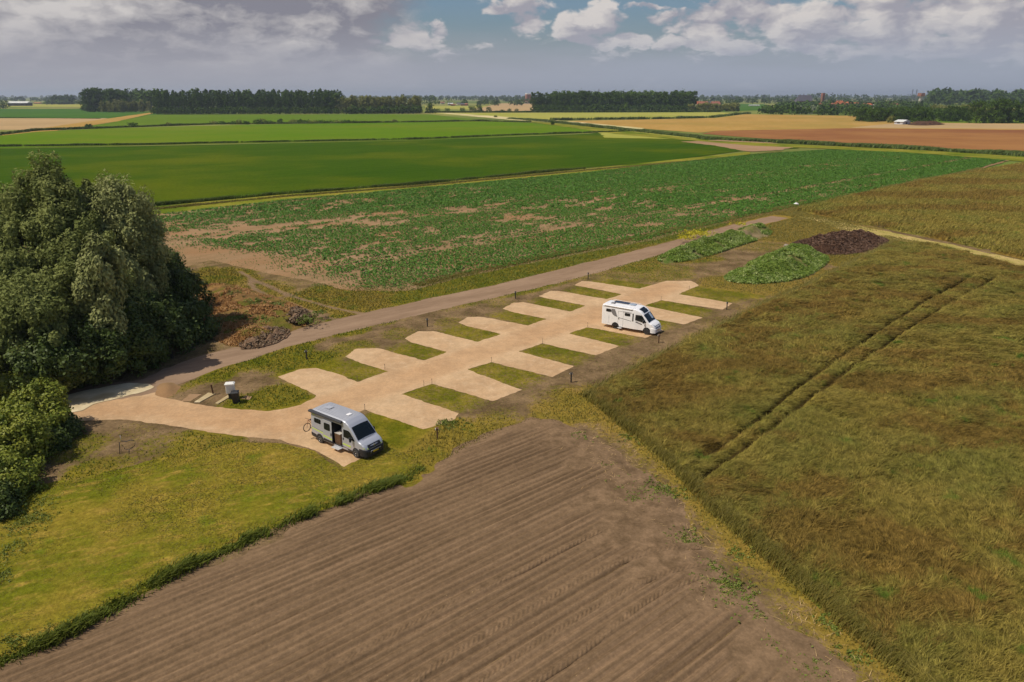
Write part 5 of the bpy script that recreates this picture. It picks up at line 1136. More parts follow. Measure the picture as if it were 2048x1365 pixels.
def mirror(root, x, z, yb, side):
    mb = MB(); mb.box(x-.06, x+.06, *(sorted((side*(yb+.02), side*(yb+.16)))), z+.02, z+.08, bev=.01); mb.box(x-.08, x+.06, *(sorted((side*(yb+.14), side*(yb+.32)))), z-.2, z+.2, bev=.05)
    o = mb.build('mirror', M['black_plastic'], root, smooth=True, auto=40)
    m2 = MB(); m2.box(x-.088, x-.078, *(sorted((side*(yb+.17), side*(yb+.29)))), z-.16, z+.16); m2.build('mirror_glass', M['lamp_glass'], o)
def place(root, rear_px, front_px, xr, xf, yside=-.98):
    a = P(*rear_px); b = P(*front_px); d = b-a; th = math.atan2(d[1], d[0]); mid = (a+b)/2; xm = (xr+xf)/2
    c, s_ = math.cos(th), math.sin(th); root.location = (mid[0]-(xm*c-yside*s_), mid[1]-(xm*s_+yside*c), ZB+.012); root.rotation_euler = (0, 0, th); return np.linalg.norm(d)

# --- silver panel van, sliding door open
van = empty('camper_van', (0, 0, 0), 0, 'silver high-roof camper van with lime stripes and open sliding door', 'camper van')
xR, xF = 1.02, 5.05
place(van, (641, 889), (715, 920), xR, xF, -.99)
T = [(0, .97), (.5, 1), (1.15, 1.0), (1.8, .965), (2.3, .92), (2.8, .86)]
st = [(0, 2.38, .93), (.05, 2.50, 1.0), (.3, 2.585, 1.02), (2., 2.62, 1.025), (3.7, 2.60, 1.025), (3.95, 2.56, 1.02), (4.3, 2.36, 1.0), (4.52, 2.16, .99), (4.9, 1.76, .985), (5.2, 1.42, .98), (5.3, 1.335, .975), (5.55, 1.24, .96), (5.8, 1.10, .92), (5.93, .95, .86), (5.99, .80, .80)]
B = Body(st, .3, T, r=.11)
xs = sorted(set([round(a, 3) for a in list(np.arange(0, 6, .12))+[s_[0] for s_ in st]+[2.54, 3.62]]))
zl = [.32, .40, .55, .80, 1.05, 1.30, 1.55, 1.80, 2.05, 2.20, 2.45]
B.build('body', xs, zl, M['silver_paint'], van, cut=lambda c: c[1] < -.5 and 2.54 < c[0] < 3.62 and .41 < c[2] < 2.19)
# doorway: dark interior box with wooden kitchen block
mb = MB(); y0 = -.985
mb.box(2.50, 3.66, .55, .57, .40, 2.22); mb.box(2.50, 2.54, -.95, .55, .40, 2.22); mb.box(3.62, 3.66, -.95, .55, .40, 2.22); mb.box(2.54, 3.62, -.97, .55, .36, .42); mb.box(2.54, 3.62, -.90, .55, 2.20, 2.24)
mb.build('doorway', M['black_plastic'], van)
kb = MB(); kb.box(2.66, 3.26, -.90, .2, .42, 1.30, bev=.01)
kb = kb.build('kitchen_cabinet', M['wood'], van); mb = MB()
for k in range(5): mb.box(2.675+k*.115, 2.765+k*.115, -.925, -.902, .5, 1.24)
mb.build('cabinet_door', solid('dark_wood_slats', (.16, .09, .05), .5, var=.2), kb); mb = MB(); mb.box(2.64, 3.28, -.93, .22, 1.302, 1.33); mb.build('worktop', M['cream'], kb)
MB().box(3.38, 3.56, -.75, -.2, .42, 1.05, bev=.04).build('seat', M['cream'], van, smooth=True, auto=40)
# sliding door pushed back along the outside
dr = MB(); zz = [.42, .8, 1.1, 1.4, 1.75, 2.1, 2.2]
V = []; 
for o_ in (.075, .035):
    for z in zz:
        for x in (1.52, 1.78, 2.05, 2.3, 2.55): V.append((x, -(B.y(x, z)+o_), z))
n_ = 5; m__ = len(zz); Fc = [[j*n_+i, j*n_+i+1, (j+1)*n_+i+1, (j+1)*n_+i] for j in range(m__-1) for i in range(n_-1)]
Fc += [[m__*n_+k for k in reversed(f)] for f in Fc[:]]
Fc += [[j*n_, (j+1)*n_, m__*n_+(j+1)*n_, m__*n_+j*n_] for j in range(m__-1)]+[[j*n_+4, m__*n_+j*n_+4, m__*n_+(j+1)*n_+4, (j+1)*n_+4] for j in range(m__-1)]
Fc += [[i, m__*n_+i, m__*n_+i+1, i+1] for i in range(4)]+[[(m__-1)*n_+i, (m__-1)*n_+i+1, 2*m__*n_-n_+i+1, 2*m__*n_-n_+i] for i in range(4)]
sd = dr.add(V, Fc).build('sliding_door', M['silver_paint'], van)
def rrect(x0, x1, z0, z1, c=.06): return [(x0+c, z0), (x1-c, z0), (x1, z0+c), (x1, z1-c), (x1-c, z1), (x0+c, z1), (x0, z1-c), (x0, z0+c)]
B.side('window', rrect(1.68, 2.36, 1.40, 1.95), M['dark_glass'], sd, off=.09)
B.side('handle', rrect(2.42, 2.51, 1.05, 1.27, .02), M['black_plastic'], sd, off=.10, th=.02)
B.side('door_stripe', [(1.55, .80), (2.53, .70), (2.53, .80), (1.55, .90)], M['lime'], sd, off=.082)
B.side('door_sill_panel', [(1.54, .44), (2.54, .44), (2.54, .60), (1.54, .64)], M['black_plastic'], sd, off=.084)
B.side('door_edge', [(2.53, .43), (2.57, .43), (2.57, 2.19), (2.53, 2.19)], M['black_plastic'], sd, off=.088, th=.05)
B.side('window', rrect(.45, 1.22, 1.62, 1.98), M['dark_glass'], van, off=.014)
B.side('window', rrect(1.0, 2.4, 1.5, 1.95), M['dark_glass'], van, off=.012, side=1)
B.side('lower_panel', [(.06, .34), (.62, .34), (.62, .62), (.06, .66)], M['black_plastic'], van, off=.014)
B.side('lower_panel', [(1.42, .34), (4.62, .34), (4.62, .44), (3.66, .54), (1.45, .46)], M['black_plastic'], van, off=.014)
B.side('lower_panel', [(1.45, .34), (4.6, .34), (4.6, .52), (1.45, .52)], M['black_plastic'], van, off=.014, side=1)
for pl in ([(.12, 1.02), (1.6, .90), (1.6, .97), (.12, 1.09)], [(3.68, .72), (4.5, .66), (4.5, .75), (3.68, .81)], [(.18, 2.2), (.5, 2.19), (.5, 2.24), (.18, 2.25)]): B.side('stripe', pl, M['lime'], van, off=.014)
B.side('stripe', [(.12, 1.16), (1.6, 1.04), (1.6, 1.07), (.12, 1.19)], M['greydecal'], van, off=.014)
for sd_ in (-1, 1):
    cd_ = B.side('cab_window', [(3.78, 1.36), (4.92, 1.26), (4.96, 1.34), (4.50, 1.86), (4.30, 1.95), (3.80, 1.95)], M['dark_glass'], van, off=.014, side=sd_)
    B.side('door_handle', rrect(3.72, 3.80, 1.10, 1.28, .02), M['black_plastic'], van, off=.03, side=sd_, th=.02)
    B.side('door_seam', [(3.67, .56), (3.69, .56), (3.69, 2.12), (3.67, 2.12)], M['black_plastic'], van, off=.010, side=sd_, th=.012)
    mirror(van, 4.72, 1.42, .95, sd_)
    for xw in (xR, xF):
        arc = [(xw+.40*math.cos(R(a)), .36+.42*math.sin(R(a))) for a in range(0, 181, 15)]; B.side('wheel_arch', arc, M['black_plastic'], van, off=.016, side=sd_, th=.03)
        wheel(van, xw, sd_*.935, .35, M['alloy'], sd_)
B.top('windscreen', 4.50, 5.24, -.95, .95, M['dark_glass'], van, off=.022, fe=lambda t: (-.90-.06*t, .90+.06*t))
B.top('roof_light', .9, 1.45, -.30, .30, M['silver_paint'], van, off=.06)
mb = MB()
for k in range(9):
    f = -.8+.2*k; B.top('', .35, 3.85, f-.018, f+.018, None, None, off=.035, ny=1, nx=14, sub=mb)
mb.build('roof_rib', M['silver_paint'], van)
MB().box(3.2, 3.5, -.15, .25, 2.66, 2.70, bev=.02).build('roof_vent', M['white_paint'], van)
mb = MB(); mb.tube([(.0, -1.06, 2.47), (3.70, -1.06, 2.47)], .085, 10); mb.box(.0, 3.7, -1.10, -.86, 2.48, 2.56); mb.build('awning', M['awning'], van, smooth=True, auto=40)
# front: bumper, grille, lamps, badge, plate frame
Bb = Body([(5.38, .84, .99), (5.6, .84, .985), (5.8, .83, .96), (5.95, .80, .90), (6.05, .72, .82), (6.08, .62, .76)], .24, [(0, 1), (3, 1)], r=.06, crown=0)
Bb.build('front_bumper', [5.38, 5.5, 5.6, 5.8, 5.88, 5.95, 6.0, 6.05, 6.08], [.24, .3, .45, .6, .74], M['black_plastic'], van)
mb = MB(); mb.prism([(5.99, -.62, .80), (5.99, .62, .80), (5.84, .60, 1.07), (5.84, -.60, 1.07)], (.03, 0, .015)); gr_ = mb.build('grille', M['black_plastic'], van)
mb = MB(); mb.lathe_y((0, 0, 0), [(.09, -.01), (.09, .01)], 16); bd = mb.build('badge', M['alloy'], gr_); bd.location = (5.965, 0, .95); bd.rotation_euler = (0, R(-28), R(90))
for sd_ in (-1, 1):
    mb = MB(); mb.prism([(5.97, sd_*.60, .84), (5.80, sd_*.90, .98), (5.52, sd_*.965, 1.12), (5.62, sd_*.88, 1.17), (5.83, sd_*.62, 1.06)], (.012, sd_*.02, .035)); hl = mb.build('headlight', M['lamp_glass'], van)
    mb = MB(); mb.prism([(5.99, sd_*.58, .80), (5.84, sd_*.92, .90), (5.79, sd_*.93, .95), (5.96, sd_*.60, .85)], (.03, sd_*.02, .03)); mb.build('lime_trim', M['lime'], hl)
mb = MB(); mb.tube([(6.08, -.50, .42), (6.14, -.47, .66), (6.14, .47, .66), (6.08, .50, .42)], .02, 8); mb.build('bull_bar', M['alloy'], van, smooth=True)
MB().box(6.09, 6.11, -.26, .26, .47, .58).build('number_plate', M['plate'], van)
MB().box(5.32, 5.34, -.6, .6, 1.40, 1.42).build('wiper', M['black_plastic'], van)
st_ = MB(); st_.box(2.66, 3.50, -1.36, -1.0, .27, .30, bev=.01); st_.build('entry_step', M['step_alu'], van)
MB().box(-.03, .02, -.8, .8, .95, 1.9).build('rear_window', M['dark_glass'], van)
for sd_ in (-1, 1): MB().box(-.02, .03, *sorted((sd_*.82, sd_*.94)), 1.1, 1.75, bev=.01).build('tail_light', M['red_paint'], van)
MB().box(-.12, .06, -.95, .95, .34, .62, bev=.03).build('rear_bumper', M['black_plastic'], van, smooth=True, auto=40)
mb = MB(); mb.tube([(-.02, -.5, .7), (-.35, -.5, .72), (-.35, -.5, 1.3), (-.02, -.5, 1.5)], .018, 6); mb.tube([(-.02, .5, .7), (-.35, .5, .72), (-.35, .5, 1.3), (-.02, .5, 1.5)], .018, 6); mb.tube([(-.35, -.85, .78), (-.35, .85, .78)], .025, 6)
mb.build('bicycle_rack', M['awning'], van, smooth=True)
# the bicycle on the rack
loc = van.matrix_basis
def on_van(p): 
    th = van.rotation_euler[2]; return (van.location[0]+p[0]*math.cos(th)-p[1]*math.sin(th), van.location[1]+p[0]*math.sin(th)+p[1]*math.cos(th), van.location[2]+p[2])
bk = empty('bicycle', on_van((-.37, -.50, .62)), van.rotation_euler[2]+math.pi/2, 'dark red bicycle carried upright on the rack behind the silver van', 'bicycle')
for xw in (-.60, .52):
    t = MB().ring((xw, 0, .34), .33, .032, 'y', 28, 6).build('wheel', M['tyre'], bk, smooth=True); mb = MB()
    for k in range(10): a = k*math.pi/5; mb.tube([(xw, 0, .34), (xw+.32*math.cos(a), 0, .34+.32*math.sin(a))], .003, 3)
    mb.build('spokes', M['alloy'], t)
mb = MB(); mb.tube([(.52, 0, .34), (-.02, 0, .30), (-.18, 0, .80), (.52, 0, .34)], .014, 6); mb.tube([(-.02, 0, .30), (-.42, 0, .85), (-.17, 0, .78)], .018, 6); mb.tube([(-.60, 0, .34), (-.46, 0, .80), (-.42, 0, .98)], .015, 6)
mb.build('frame', M['red_paint'], bk, smooth=True); mb = MB(); mb.tube([(-.50, -.28, 1.02), (-.42, 0, .98), (-.50, .28, 1.02)], .013, 6); mb.build('handlebar', M['tyre'], bk, smooth=True)
MB().box(.10, .36, -.08, .08, .90, .96, bev=.03).build('saddle', M['tyre'], bk) if False else MB().box(-.30, -.06, -.08, .08, .84, .90, bev=.03).build('saddle', M['tyre'], bk)

# --- white low-profile motorhome
mh = empty('motorhome', (0, 0, 0), 0, 'white low-profile motorhome with grey side decal and roof solar panels', 'motorhome')
xR, xF = 1.75, 5.55
place(mh, (1233, 661), (1290, 672), xR, xF, -1.02)
T = [(0, .98), (.7, 1), (1.6, 1.0), (2.3, .985), (2.9, .95)]
st = [(0, 2.60, 1.12), (.06, 2.70, 1.15), (3.6, 2.72, 1.15), (4.1, 2.70, 1.14), (4.4, 2.62, 1.10), (4.75, 2.46, 1.04), (5.02, 2.20, 1.0), (5.08, 2.13, 1.0), (5.45, 1.72, .985), (5.72, 1.40, .98), (5.82, 1.33, .97), (6.1, 1.22, .95), (6.32, 1.08, .91), (6.45, .92, .85), (6.5, .78, .80)]
B = Body(st, .38, T, r=.10)
xs = sorted(set([round(a, 3) for a in list(np.arange(0, 6.5, .15))+[s_[0] for s_ in st]]))
B.build('body', xs, [.40, .55, .80, 1.05, 1.30, 1.55, 1.80, 2.05, 2.30, 2.50], M['white_paint'], mh)
for sd_ in (-1, 1):
    B.side('window', rrect(.52, 1.15, 1.93, 2.28), M['dark_glass'], mh, off=.014, side=sd_)
    w2 = B.side('window', rrect(2.86, 3.55, 1.80, 2.14), M['dark_glass'], mh, off=.014, side=sd_)
    B.side('window_frame', [(2.66, 2.20), (3.68, 2.20), (3.68, 2.26), (2.66, 2.26)], M['greydecal'], w2, off=.02, side=sd_)
    B.side('decal', [(1.18, 2.34), (1.62, 2.36), (1.98, 1.50), (1.60, 1.56), (1.36, 1.72), (1.16, 2.0)], M['greydecal'], mh, off=.012, side=sd_)
    B.side('decal', [(2.10, 1.44), (3.7, 1.26), (3.7, 1.31), (2.10, 1.49)], M['greydecal'], mh, off=.012, side=sd_)
    B.side('decal', [(4.22, 1.22), (4.95, 1.02), (4.98, 1.12), (4.24, 1.38)], M['greydecal'], mh, off=.012, side=sd_)
    B.side('gutter', [(.10, 2.50), (3.7, 2.50), (3.7, 2.53), (.10, 2.53)], M['greydecal'], mh, off=.02, side=sd_)
    B.side('side_vent', [(3.82, 1.30), (3.96, 1.30), (3.96, 2.2), (3.82, 2.2)], M['black_plastic'], mh, off=.012, side=sd_)
    cw = B.side('cab_window', [(4.16, 1.48), (5.38, 1.32), (5.46, 1.38), (5.02, 1.98), (4.86, 2.12), (4.18, 2.12)], M['dark_glass'], mh, off=.014, side=sd_)
    B.side('rear_hatch', [(.9, .62), (.915, .62), (.915, 1.6), (.9, 1.6)], M['greydecal'], mh, off=.010, side=sd_)
    mirror(mh, 5.22, 1.46, .97, sd_)
    for xw in (xR, xF):
        arc = [(xw+.45*math.cos(R(a)), .38+.45*math.sin(R(a))) for a in range(0, 181, 15)]; B.side('wheel_arch', arc, M['black_plastic'], mh, off=.016, side=sd_, th=.03)
        wheel(mh, xw, sd_*.94, .345, M['darkalloy'], sd_)
    mb = MB(); mb.prism([(6.47, sd_*.58, .90), (6.30, sd_*.88, 1.02), (6.02, sd_*.955, 1.14), (6.12, sd_*.86, 1.20), (6.34, sd_*.62, 1.10)], (.012, sd_*.02, .035)); mb.build('headlight', M['lamp_glass'], mh)
dd_ = B.side('entrance_door', [(2.05, .52), (2.07, .52), (2.07, 2.2), (2.67, 2.2), (2.67, .52), (2.69, .52), (2.69, 2.22), (2.05, 2.22)], M['greydecal'], mh, off=.012)
B.side('door_handle', rrect(2.12, 2.20, 1.25, 1.42, .02), M['black_plastic'], dd_, off=.03)
B.top('windscreen', 5.06, 5.76, -.95, .95, M['dark_glass'], mh, off=.022)
mb = MB(); B.top('', 5.12, 5.60, .25, .75, None, None, off=.03, sub=mb); mb.build('sun_shield', M['lamp_glass'], mh)
B.top('skylight', 4.35, 4.98, -.62, .62, M['dark_glass'], mh, off=.03)
mb = MB(); mb.box(.85, 2.65, .12, .78, 2.80, 2.835); mb.build('solar_panel', M['panel'], mh); MB().box(2.85, 3.5, -.05, .75, 2.78, 2.84, bev=.02).build('roof_light', M['lamp_glass'], mh)
MB().box(.75, 1.2, -.5, -.05, 2.76, 2.84, bev=.02).build('roof_vent', M['greydecal'], mh)
mb = MB(); mb.tube([(.3, -1.13, 2.66), (3.8, -1.13, 2.66)], .07, 10); mb.box(.3, 3.8, -1.16, -.98, 2.67, 2.735); mb.build('awning', M['white_paint'], mh, smooth=True, auto=40)
for yy in (-.9, .9): MB().tube([(.4, yy, 2.80), (.5, yy, 2.86), (3.9, yy, 2.86), (4.0, yy, 2.78)], .018, 6).build('roof_rail', M['white_paint'], mh, smooth=True)
Bb = Body([(5.98, .84, .99), (6.15, .84, .985), (6.32, .82, .95), (6.46, .78, .89), (6.55, .70, .82)], .26, [(0, 1), (3, 1)], r=.06, crown=0)
Bb.build('front_bumper', [5.98, 6.1, 6.15, 6.32, 6.4, 6.46, 6.52, 6.55], [.26, .32, .45, .6, .74], M['white_paint'], mh)
mb = MB(); mb.prism([(6.50, -.55, .74), (6.50, .55, .74), (6.36, .55, 1.04), (6.36, -.55, 1.04)], (.03, 0, .015)); mb.build('grille', M['black_plastic'], mh)
MB().box(6.555, 6.57, -.26, .26, .42, .53).build('number_plate', M['plate'], mh)
MB().box(2.15, 2.6, -1.42, -1.1, .28, .31, bev=.01).build('entry_step', M['step_alu'], mh)
MB().box(-.03, .05, -1.05, 1.05, .42, .8, bev=.02).build('rear_bumper', M['white_paint'], mh)
for sd_ in (-1, 1): MB().box(-.045, .01, *sorted((sd_*.82, sd_*1.02)), .9, 1.5, bev=.01).build('tail_light', M['red_paint'], mh)

# ================================================================ SITE FURNITURE
M['post_wood'] = solid('weathered_post', lin(96, 70, 48), .85, var=.25, scale=6)
M['dark_post'] = solid('dark_post', lin(62, 54, 46), .8, var=.2, scale=6)
M['white_plastic'] = solid('white_plastic', (.78, .76, .70), .4, var=.04)
M['peg'] = solid('peg_steel', lin(104, 92, 80), .6, var=.2)
def hookup(u, v, lab, mt, h=.98):
    p_ = P(u, v); t = empty('service_post', (*p_, ZB), rng.uniform(-.3, .3)-.2, lab, 'service post', 'service posts beside the pitches')
    mb = MB(); mb.box(-.06, .06, -.06, .06, 0, h-.2, bev=.012); mb.build('post', M[mt], t)
    mb = MB(); mb.box(-.09, .09, -.09, .09, h-.2, h-.05, bev=.02); mb.prism([(-.10, -.10, h-.06), (.10, -.10, h-.06), (.10, .10, h), (-.10, .10, h)], (0, 0, .03)); hd = mb.build('socket_head', M[mt], t)
    mb = MB(); mb.box(-.14, -.09, -.06, .06, h-.19, h-.04, bev=.01); mb.build('socket_cover', M['white_plastic'], hd); mb = MB(); mb.box(.09, .115, -.05, .05, h-.16, h-.06, bev=.01); mb.build('socket_cover', M['white_plastic'], hd)
for a in ((614, 722, 'service post with white cover nearest the dumping point, left pitch row', 'dark_post'), (855, 656, 'service post between dirt track and third left pitch', 'dark_post'), (1031, 600, 'service post beside the track before the fifth left pitch', 'dark_post'), (1176, 561, 'farthest service post beside the dirt track', 'dark_post'),
          (875, 882, 'brown wooden service post in grass right of the silver van', 'post_wood'), (1142, 768, 'dark service post at the outer corner of the second right pitch', 'dark_post'), (1317, 689, 'service post in front of the white motorhome', 'post_wood'), (1453, 622, 'farthest service post on the right pitch row', 'dark_post')):
    hookup(*a)
for k, (u, v, lab) in enumerate(((715, 767, 'thin marker peg at the inner corner of the first left grass plot'), (770, 742, 'thin marker peg at the tip of the first left grass plot'), (848, 776, 'thin marker peg left of the first right grass plot'), (864, 772, 'thin marker peg at the top corner of the first right grass plot'), (983, 728, 'thin marker peg at the top corner of the second right grass plot'),
        (1085, 690, 'thin marker peg at the top corner of the third right grass plot'), (1175, 657, 'thin marker peg beside the grass plot left of the motorhome'), (1322, 604, 'thin marker peg right behind the motorhome'), (730, 824, 'thin marker peg directly behind the silver van'), (956, 684, 'thin marker peg at the third left grass plot'), (1378, 582, 'thin marker peg near the far end of the gravel'))):
    p_ = P(u, v); t = MB(); t.tube([(0, 0, 0), (.01, 0, .30), (.0, .01, .55)], [.022, .018, .016], 6); t.box(-.025, .025, -.025, .025, .5, .57); o = t.build('marker_peg', M['peg'], None); o.location = (*p_, ZB); tag(o, lab, 'marker peg', 'marker pegs of the pitches')
p_ = P(427, 792); o = MB().box(-.06, .06, -.06, .06, 0, .95, bev=.012); 
o.box(-.07, .07, -.07, .07, .93, .97); o = o.build('wooden_post', M['post_wood'], None); o.location = (*p_, ZB); o.rotation_euler = (.05, -.06, .3); tag(o, 'leaning brown wooden post beside the two paving strips', 'post')
# white service cabinet on its dark pedestal
p_ = P(464, 801); t = empty('service_cabinet', (*p_, ZB), R(12), 'white electricity cabinet on dark pedestal behind the black bin', 'cabinet')
MB().box(-.22, .22, -.16, .16, 0, .62, bev=.02).build('pedestal', M['black_plastic'], t)
mb = MB(); mb.box(-.36, .36, -.24, .24, .60, 1.42, bev=.02); cb = mb.build('cabinet_box', M['white_plastic'], t)
mb = MB(); mb.prism([(-.41, -.29, 1.42), (.41, -.29, 1.42), (.41, .29, 1.42), (-.41, .29, 1.42)], (0, 0, .06)); mb.box(-.40, .40, -.28, .28, 1.48, 1.56, taper=.10); mb.build('lid', M['white_plastic'], cb)
mb = MB()
for k in range(5): mb.box(-.33, .33, -.247, -.243, .72+k*.13, .73+k*.13)
mb.build('door_seam', M['greydecal'], cb)
# black wheeled bin
p_ = P(473, 809); t = empty('wheeled_bin', (*p_, ZB), R(14), 'black wheeled bin standing in front of the white cabinet', 'bin')
mb = MB(); V = []
for z, hx, hy in ((.06, .24, .28), (.5, .27, .32), (.95, .30, .36), (1.0, .31, .37)): V += [(-hx, -hy, z), (hx, -hy, z), (hx, hy, z), (-hx, hy, z)]
mb.add(V, [[3, 2, 1, 0], [12, 13, 14, 15]]+[[k*4+i, k*4+(i+1) % 4, (k+1)*4+(i+1) % 4, (k+1)*4+i] for k in range(3) for i in range(4)]); mb.build('bin_body', M['black_plastic'], t)
mb = MB(); mb.box(-.33, .33, -.40, .38, 1.0, 1.05, bev=.015); mb.box(-.28, .28, -.30, .28, 1.05, 1.10, taper=.06); mb.build('lid', M['black_plastic'], t)
mb = MB(); mb.tube([(-.25, .42, 1.0), (.25, .42, 1.0)], .02, 8); mb.build('handle', M['black_plastic'], t, smooth=True)
for s_ in (-1, 1):
    o = MB().lathe_y((0, 0, 0), [(.10, -.03), (.10, .03)], 16).build('wheel', M['tyre'], t, smooth=True, auto=40); o.location = (s_*.29, .26, .10); o.rotation_euler = (0, 0, R(90))
# paving strips
def slab(name, a, b, c, d, lab):
    q = PP(a, b, c, d); mb = MB(); mb.prism([(x_, y_, ZB-.03) for x_, y_ in q], (0, 0, .10)); return tag(mb.build(name, M['concrete'], None), lab, 'paving')
slab('paving_strip', (389, 809), (400, 809), (431, 792), (417, 790), 'left weathered concrete strip beside the leaning post')
slab('paving_strip', (431, 811), (437, 812), (463, 797), (456, 795), 'narrower concrete strip leading to the black bin')
mb = MB(); mb.prism([(x_, y_, ZB-.03) for x_, y_ in PP((363, 806), (382, 806), (404, 792), (380, 792))], (0, 0, .05)); tag(mb.build('paving_strip', M['soil_tan'], None), 'sand-covered pad at the gravel edge left of the strips', 'paving')
mb = MB(); mb.prism([(x_, y_, ZB-.03) for x_, y_ in PP((482, 801), (500, 803), (504, 797), (492, 794))], (0, 0, .05)); tag(mb.build('paving_strip', M['soil_tan'], None), 'small sand patch right of the black bin', 'paving')
# toppled wire frame lying on the bare soil at lower left
p_ = P(252, 910); t = empty('metal_stand', (*p_, ZB), 0, 'dark bent metal frame standing on bare soil at the lower left', 'metal frame')
mb = MB(); mb.tube([(-.33, -.2, 0), (-.36, .0, .5), (-.34, .05, .85), (-.2, .1, .95)], .03, 7); mb.tube([(-.2, .1, .95), (.15, .15, .9), (.45, .2, .98), (.75, .15, .95)], .03, 7); mb.tube([(-.1, .1, .30), (.25, .1, .22), (.7, .15, .55), (.78, .15, .8)], .022, 7); mb.tube([(.3, -.1, 0), (.33, 0, .3)], .025, 6)
mb.build('frame', M['black_plastic'], t, smooth=True); MB().tube([(-.22, .1, .92), (-.22, .1, 1.42)], .014, 6).build('upright', M['step_alu'], t, smooth=True); MB().tube([(-.33, 0, .1), (-.15, .1, .6), (-.05, .1, .3)], .02, 6).build('brace', M['peg'], t, smooth=True)
# white stone beside the bark heap, little pale thing by the potato verge
for (u, v, r_, nm, lab, c) in ((1580, 500, .42, 'boulder', 'pale grey boulder at the left foot of the bark heap', (.36, .37, .40)), (1592, 412, .5, 'white_bag', 'small white bag lying at the edge of the potatoes', (.8, .78, .74)), (1572, 495, .35, 'boulder', 'dull stone just behind the pale boulder', (.3, .25, .2))):
    p_ = P(u, v); d_ = sphere_dirs(160, rng)
    mb = MB(); V = []; Fc = []
    for i in range(7):
        for j in range(10):
            th = math.pi*i/6; ph = 2*math.pi*j/10; rr_ = r_*(.85+.3*random.random()); V.append((rr_*1.3*math.sin(th)*math.cos(ph), rr_*math.sin(th)*math.sin(ph), rr_*.7*math.cos(th)+r_*.5))
    for i in range(6):
        for j in range(10): Fc.append([i*10+j, i*10+(j+1) % 10, (i+1)*10+(j+1) % 10, (i+1)*10+j])
    mb.add(V, Fc); o = mb.build(nm, solid(nm+'_skin', c, .8, var=.15), None, smooth=True); o.location = (*p_, ZB); tag(o, lab, nm.split('_')[-1])

# ================================================================ FAR BUILDINGS, TOWERS, TURBINES
M['roof_orange'] = solid('orange_roof_tiles', lin(184, 104, 68), .8, var=.12, scale=.2)
M['roof_red'] = solid('red_roof_tiles', lin(152, 94, 72), .8, var=.12, scale=.2)
M['roof_grey'] = solid('grey_roof', lin(88, 84, 92), .7, var=.1, scale=.2)
M['roof_white'] = solid('white_sheet_roof', lin(214, 214, 208), .6, var=.05, scale=.2)
M['wall_brick'] = solid('brick_wall', lin(150, 104, 84), .9, var=.15, scale=.3)
M['wall_pale'] = solid('pale_wall', lin(206, 196, 184), .9, var=.08, scale=.3)
M['wall_dark'] = solid('dark_wall', lin(70, 64, 66), .9, var=.15, scale=.3)
M['wall_shed'] = solid('shed_wall', lin(196, 196, 200), .8, var=.1, scale=.5)
M['pane'] = solid('window_pane', lin(50, 54, 64), .2, spec=.6)
M['turbine'] = solid('turbine_white', (.72, .73, .74), .5, var=.03, scale=.1)
def house(name, u, vb, w_, d_, hw, hr, rz, roof, wall, lab, cat='house', group=None, chim=True, ridge_x=True, loc=None, nwin=3):
    p_ = P(u, vb) if loc is None else loc; t = empty(name, (p_[0], p_[1], 0), rz, lab, cat, group)
    MB().box(-w_/2, w_/2, -d_/2, d_/2, 0, hw).build('wall', M[wall], t)
    e = .06*d_; V = [(-w_/2-e, -d_/2-e, hw-.02), (w_/2+e, -d_/2-e, hw-.02), (w_/2+e, d_/2+e, hw-.02), (-w_/2-e, d_/2+e, hw-.02), (-w_/2-e, 0, hw+hr), (w_/2+e, 0, hw+hr)]
    rf = MB().add(V, [[3, 2, 1, 0], [0, 1, 5, 4], [2, 3, 4, 5], [1, 2, 5], [3, 0, 4]]).build('roof', M[roof], t)
    if chim: MB().box(w_*.25, w_*.25+.8, -.4, .4, hw+hr*.5, hw+hr+.9).build('chimney', M['wall_brick'], rf)
    ww = w_/(nwin*2+1)
    for k in range(nwin):
        x0 = -w_/2+ww*(2*k+1); MB().box(x0, x0+ww, -d_/2-.05, -d_/2+.03, hw*.35, hw*.78).build('window', M['pane'], t)
    MB().box(w_/2-.03, w_/2+.05, -1, 1, 0.02, min(2.3, hw*.8)).build('door', M['wall_dark'], t)
    return t
def barn(u, vb, vt, uw, lab, roof='roof_white', wall='wall_dark', rz=0, d_=18, name='barn', cat='barn'):
    Y = P(u, vb)[1]; W_ = uw/F*Y; h = height_at(vb, vt); return house(name, u, vb, W_, d_, h*.62, h*.38, rz, roof, wall, lab, cat, chim=False)
barn(41, 212, 203, 34, 'wide barn with pale sheet roof at far left', 'roof_white', 'wall_dark', .12, 30)
barn(76, 208, 205.4, 12, 'small orange-roofed farmhouse right of the white-roofed barn', 'roof_orange', 'wall_brick', 0, 12, 'farmhouse', 'farmhouse')
for (u, vb, vt, uw, roof, wall, lab) in ((885, 208.5, 204, 7, 'roof_red', 'wall_pale', 'leftmost farm house with pinkish roof behind the hedge'), (901, 211, 206, 9, 'roof_white', 'wall_pale', 'long pale barn in the middle of the farm'), (906, 212, 208.5, 8, 'roof_red', 'wall_brick', 'low pink-walled farm shed in front of the pale barn'),
        (918, 210, 206, 8, 'roof_grey', 'wall_pale', 'grey-roofed farm building right of the pale barn'), (926, 212, 207, 8, 'roof_grey', 'wall_brick', 'dark-doored farm barn left part of the right end'), (932, 212, 207, 6, 'roof_red', 'wall_brick', 'rightmost reddish farm building')):
    barn(u, vb, vt, uw, lab, roof, wall, random.uniform(-.3, .3), 12, 'farm_building', 'farm building')
house('shed', 1804, 249, 8.5, 11, 2.4, 1.8, R(-62), 'roof_white', 'wall_shed', 'small pale shed with gabled front on the ochre field', 'shed', chim=False, nwin=1)
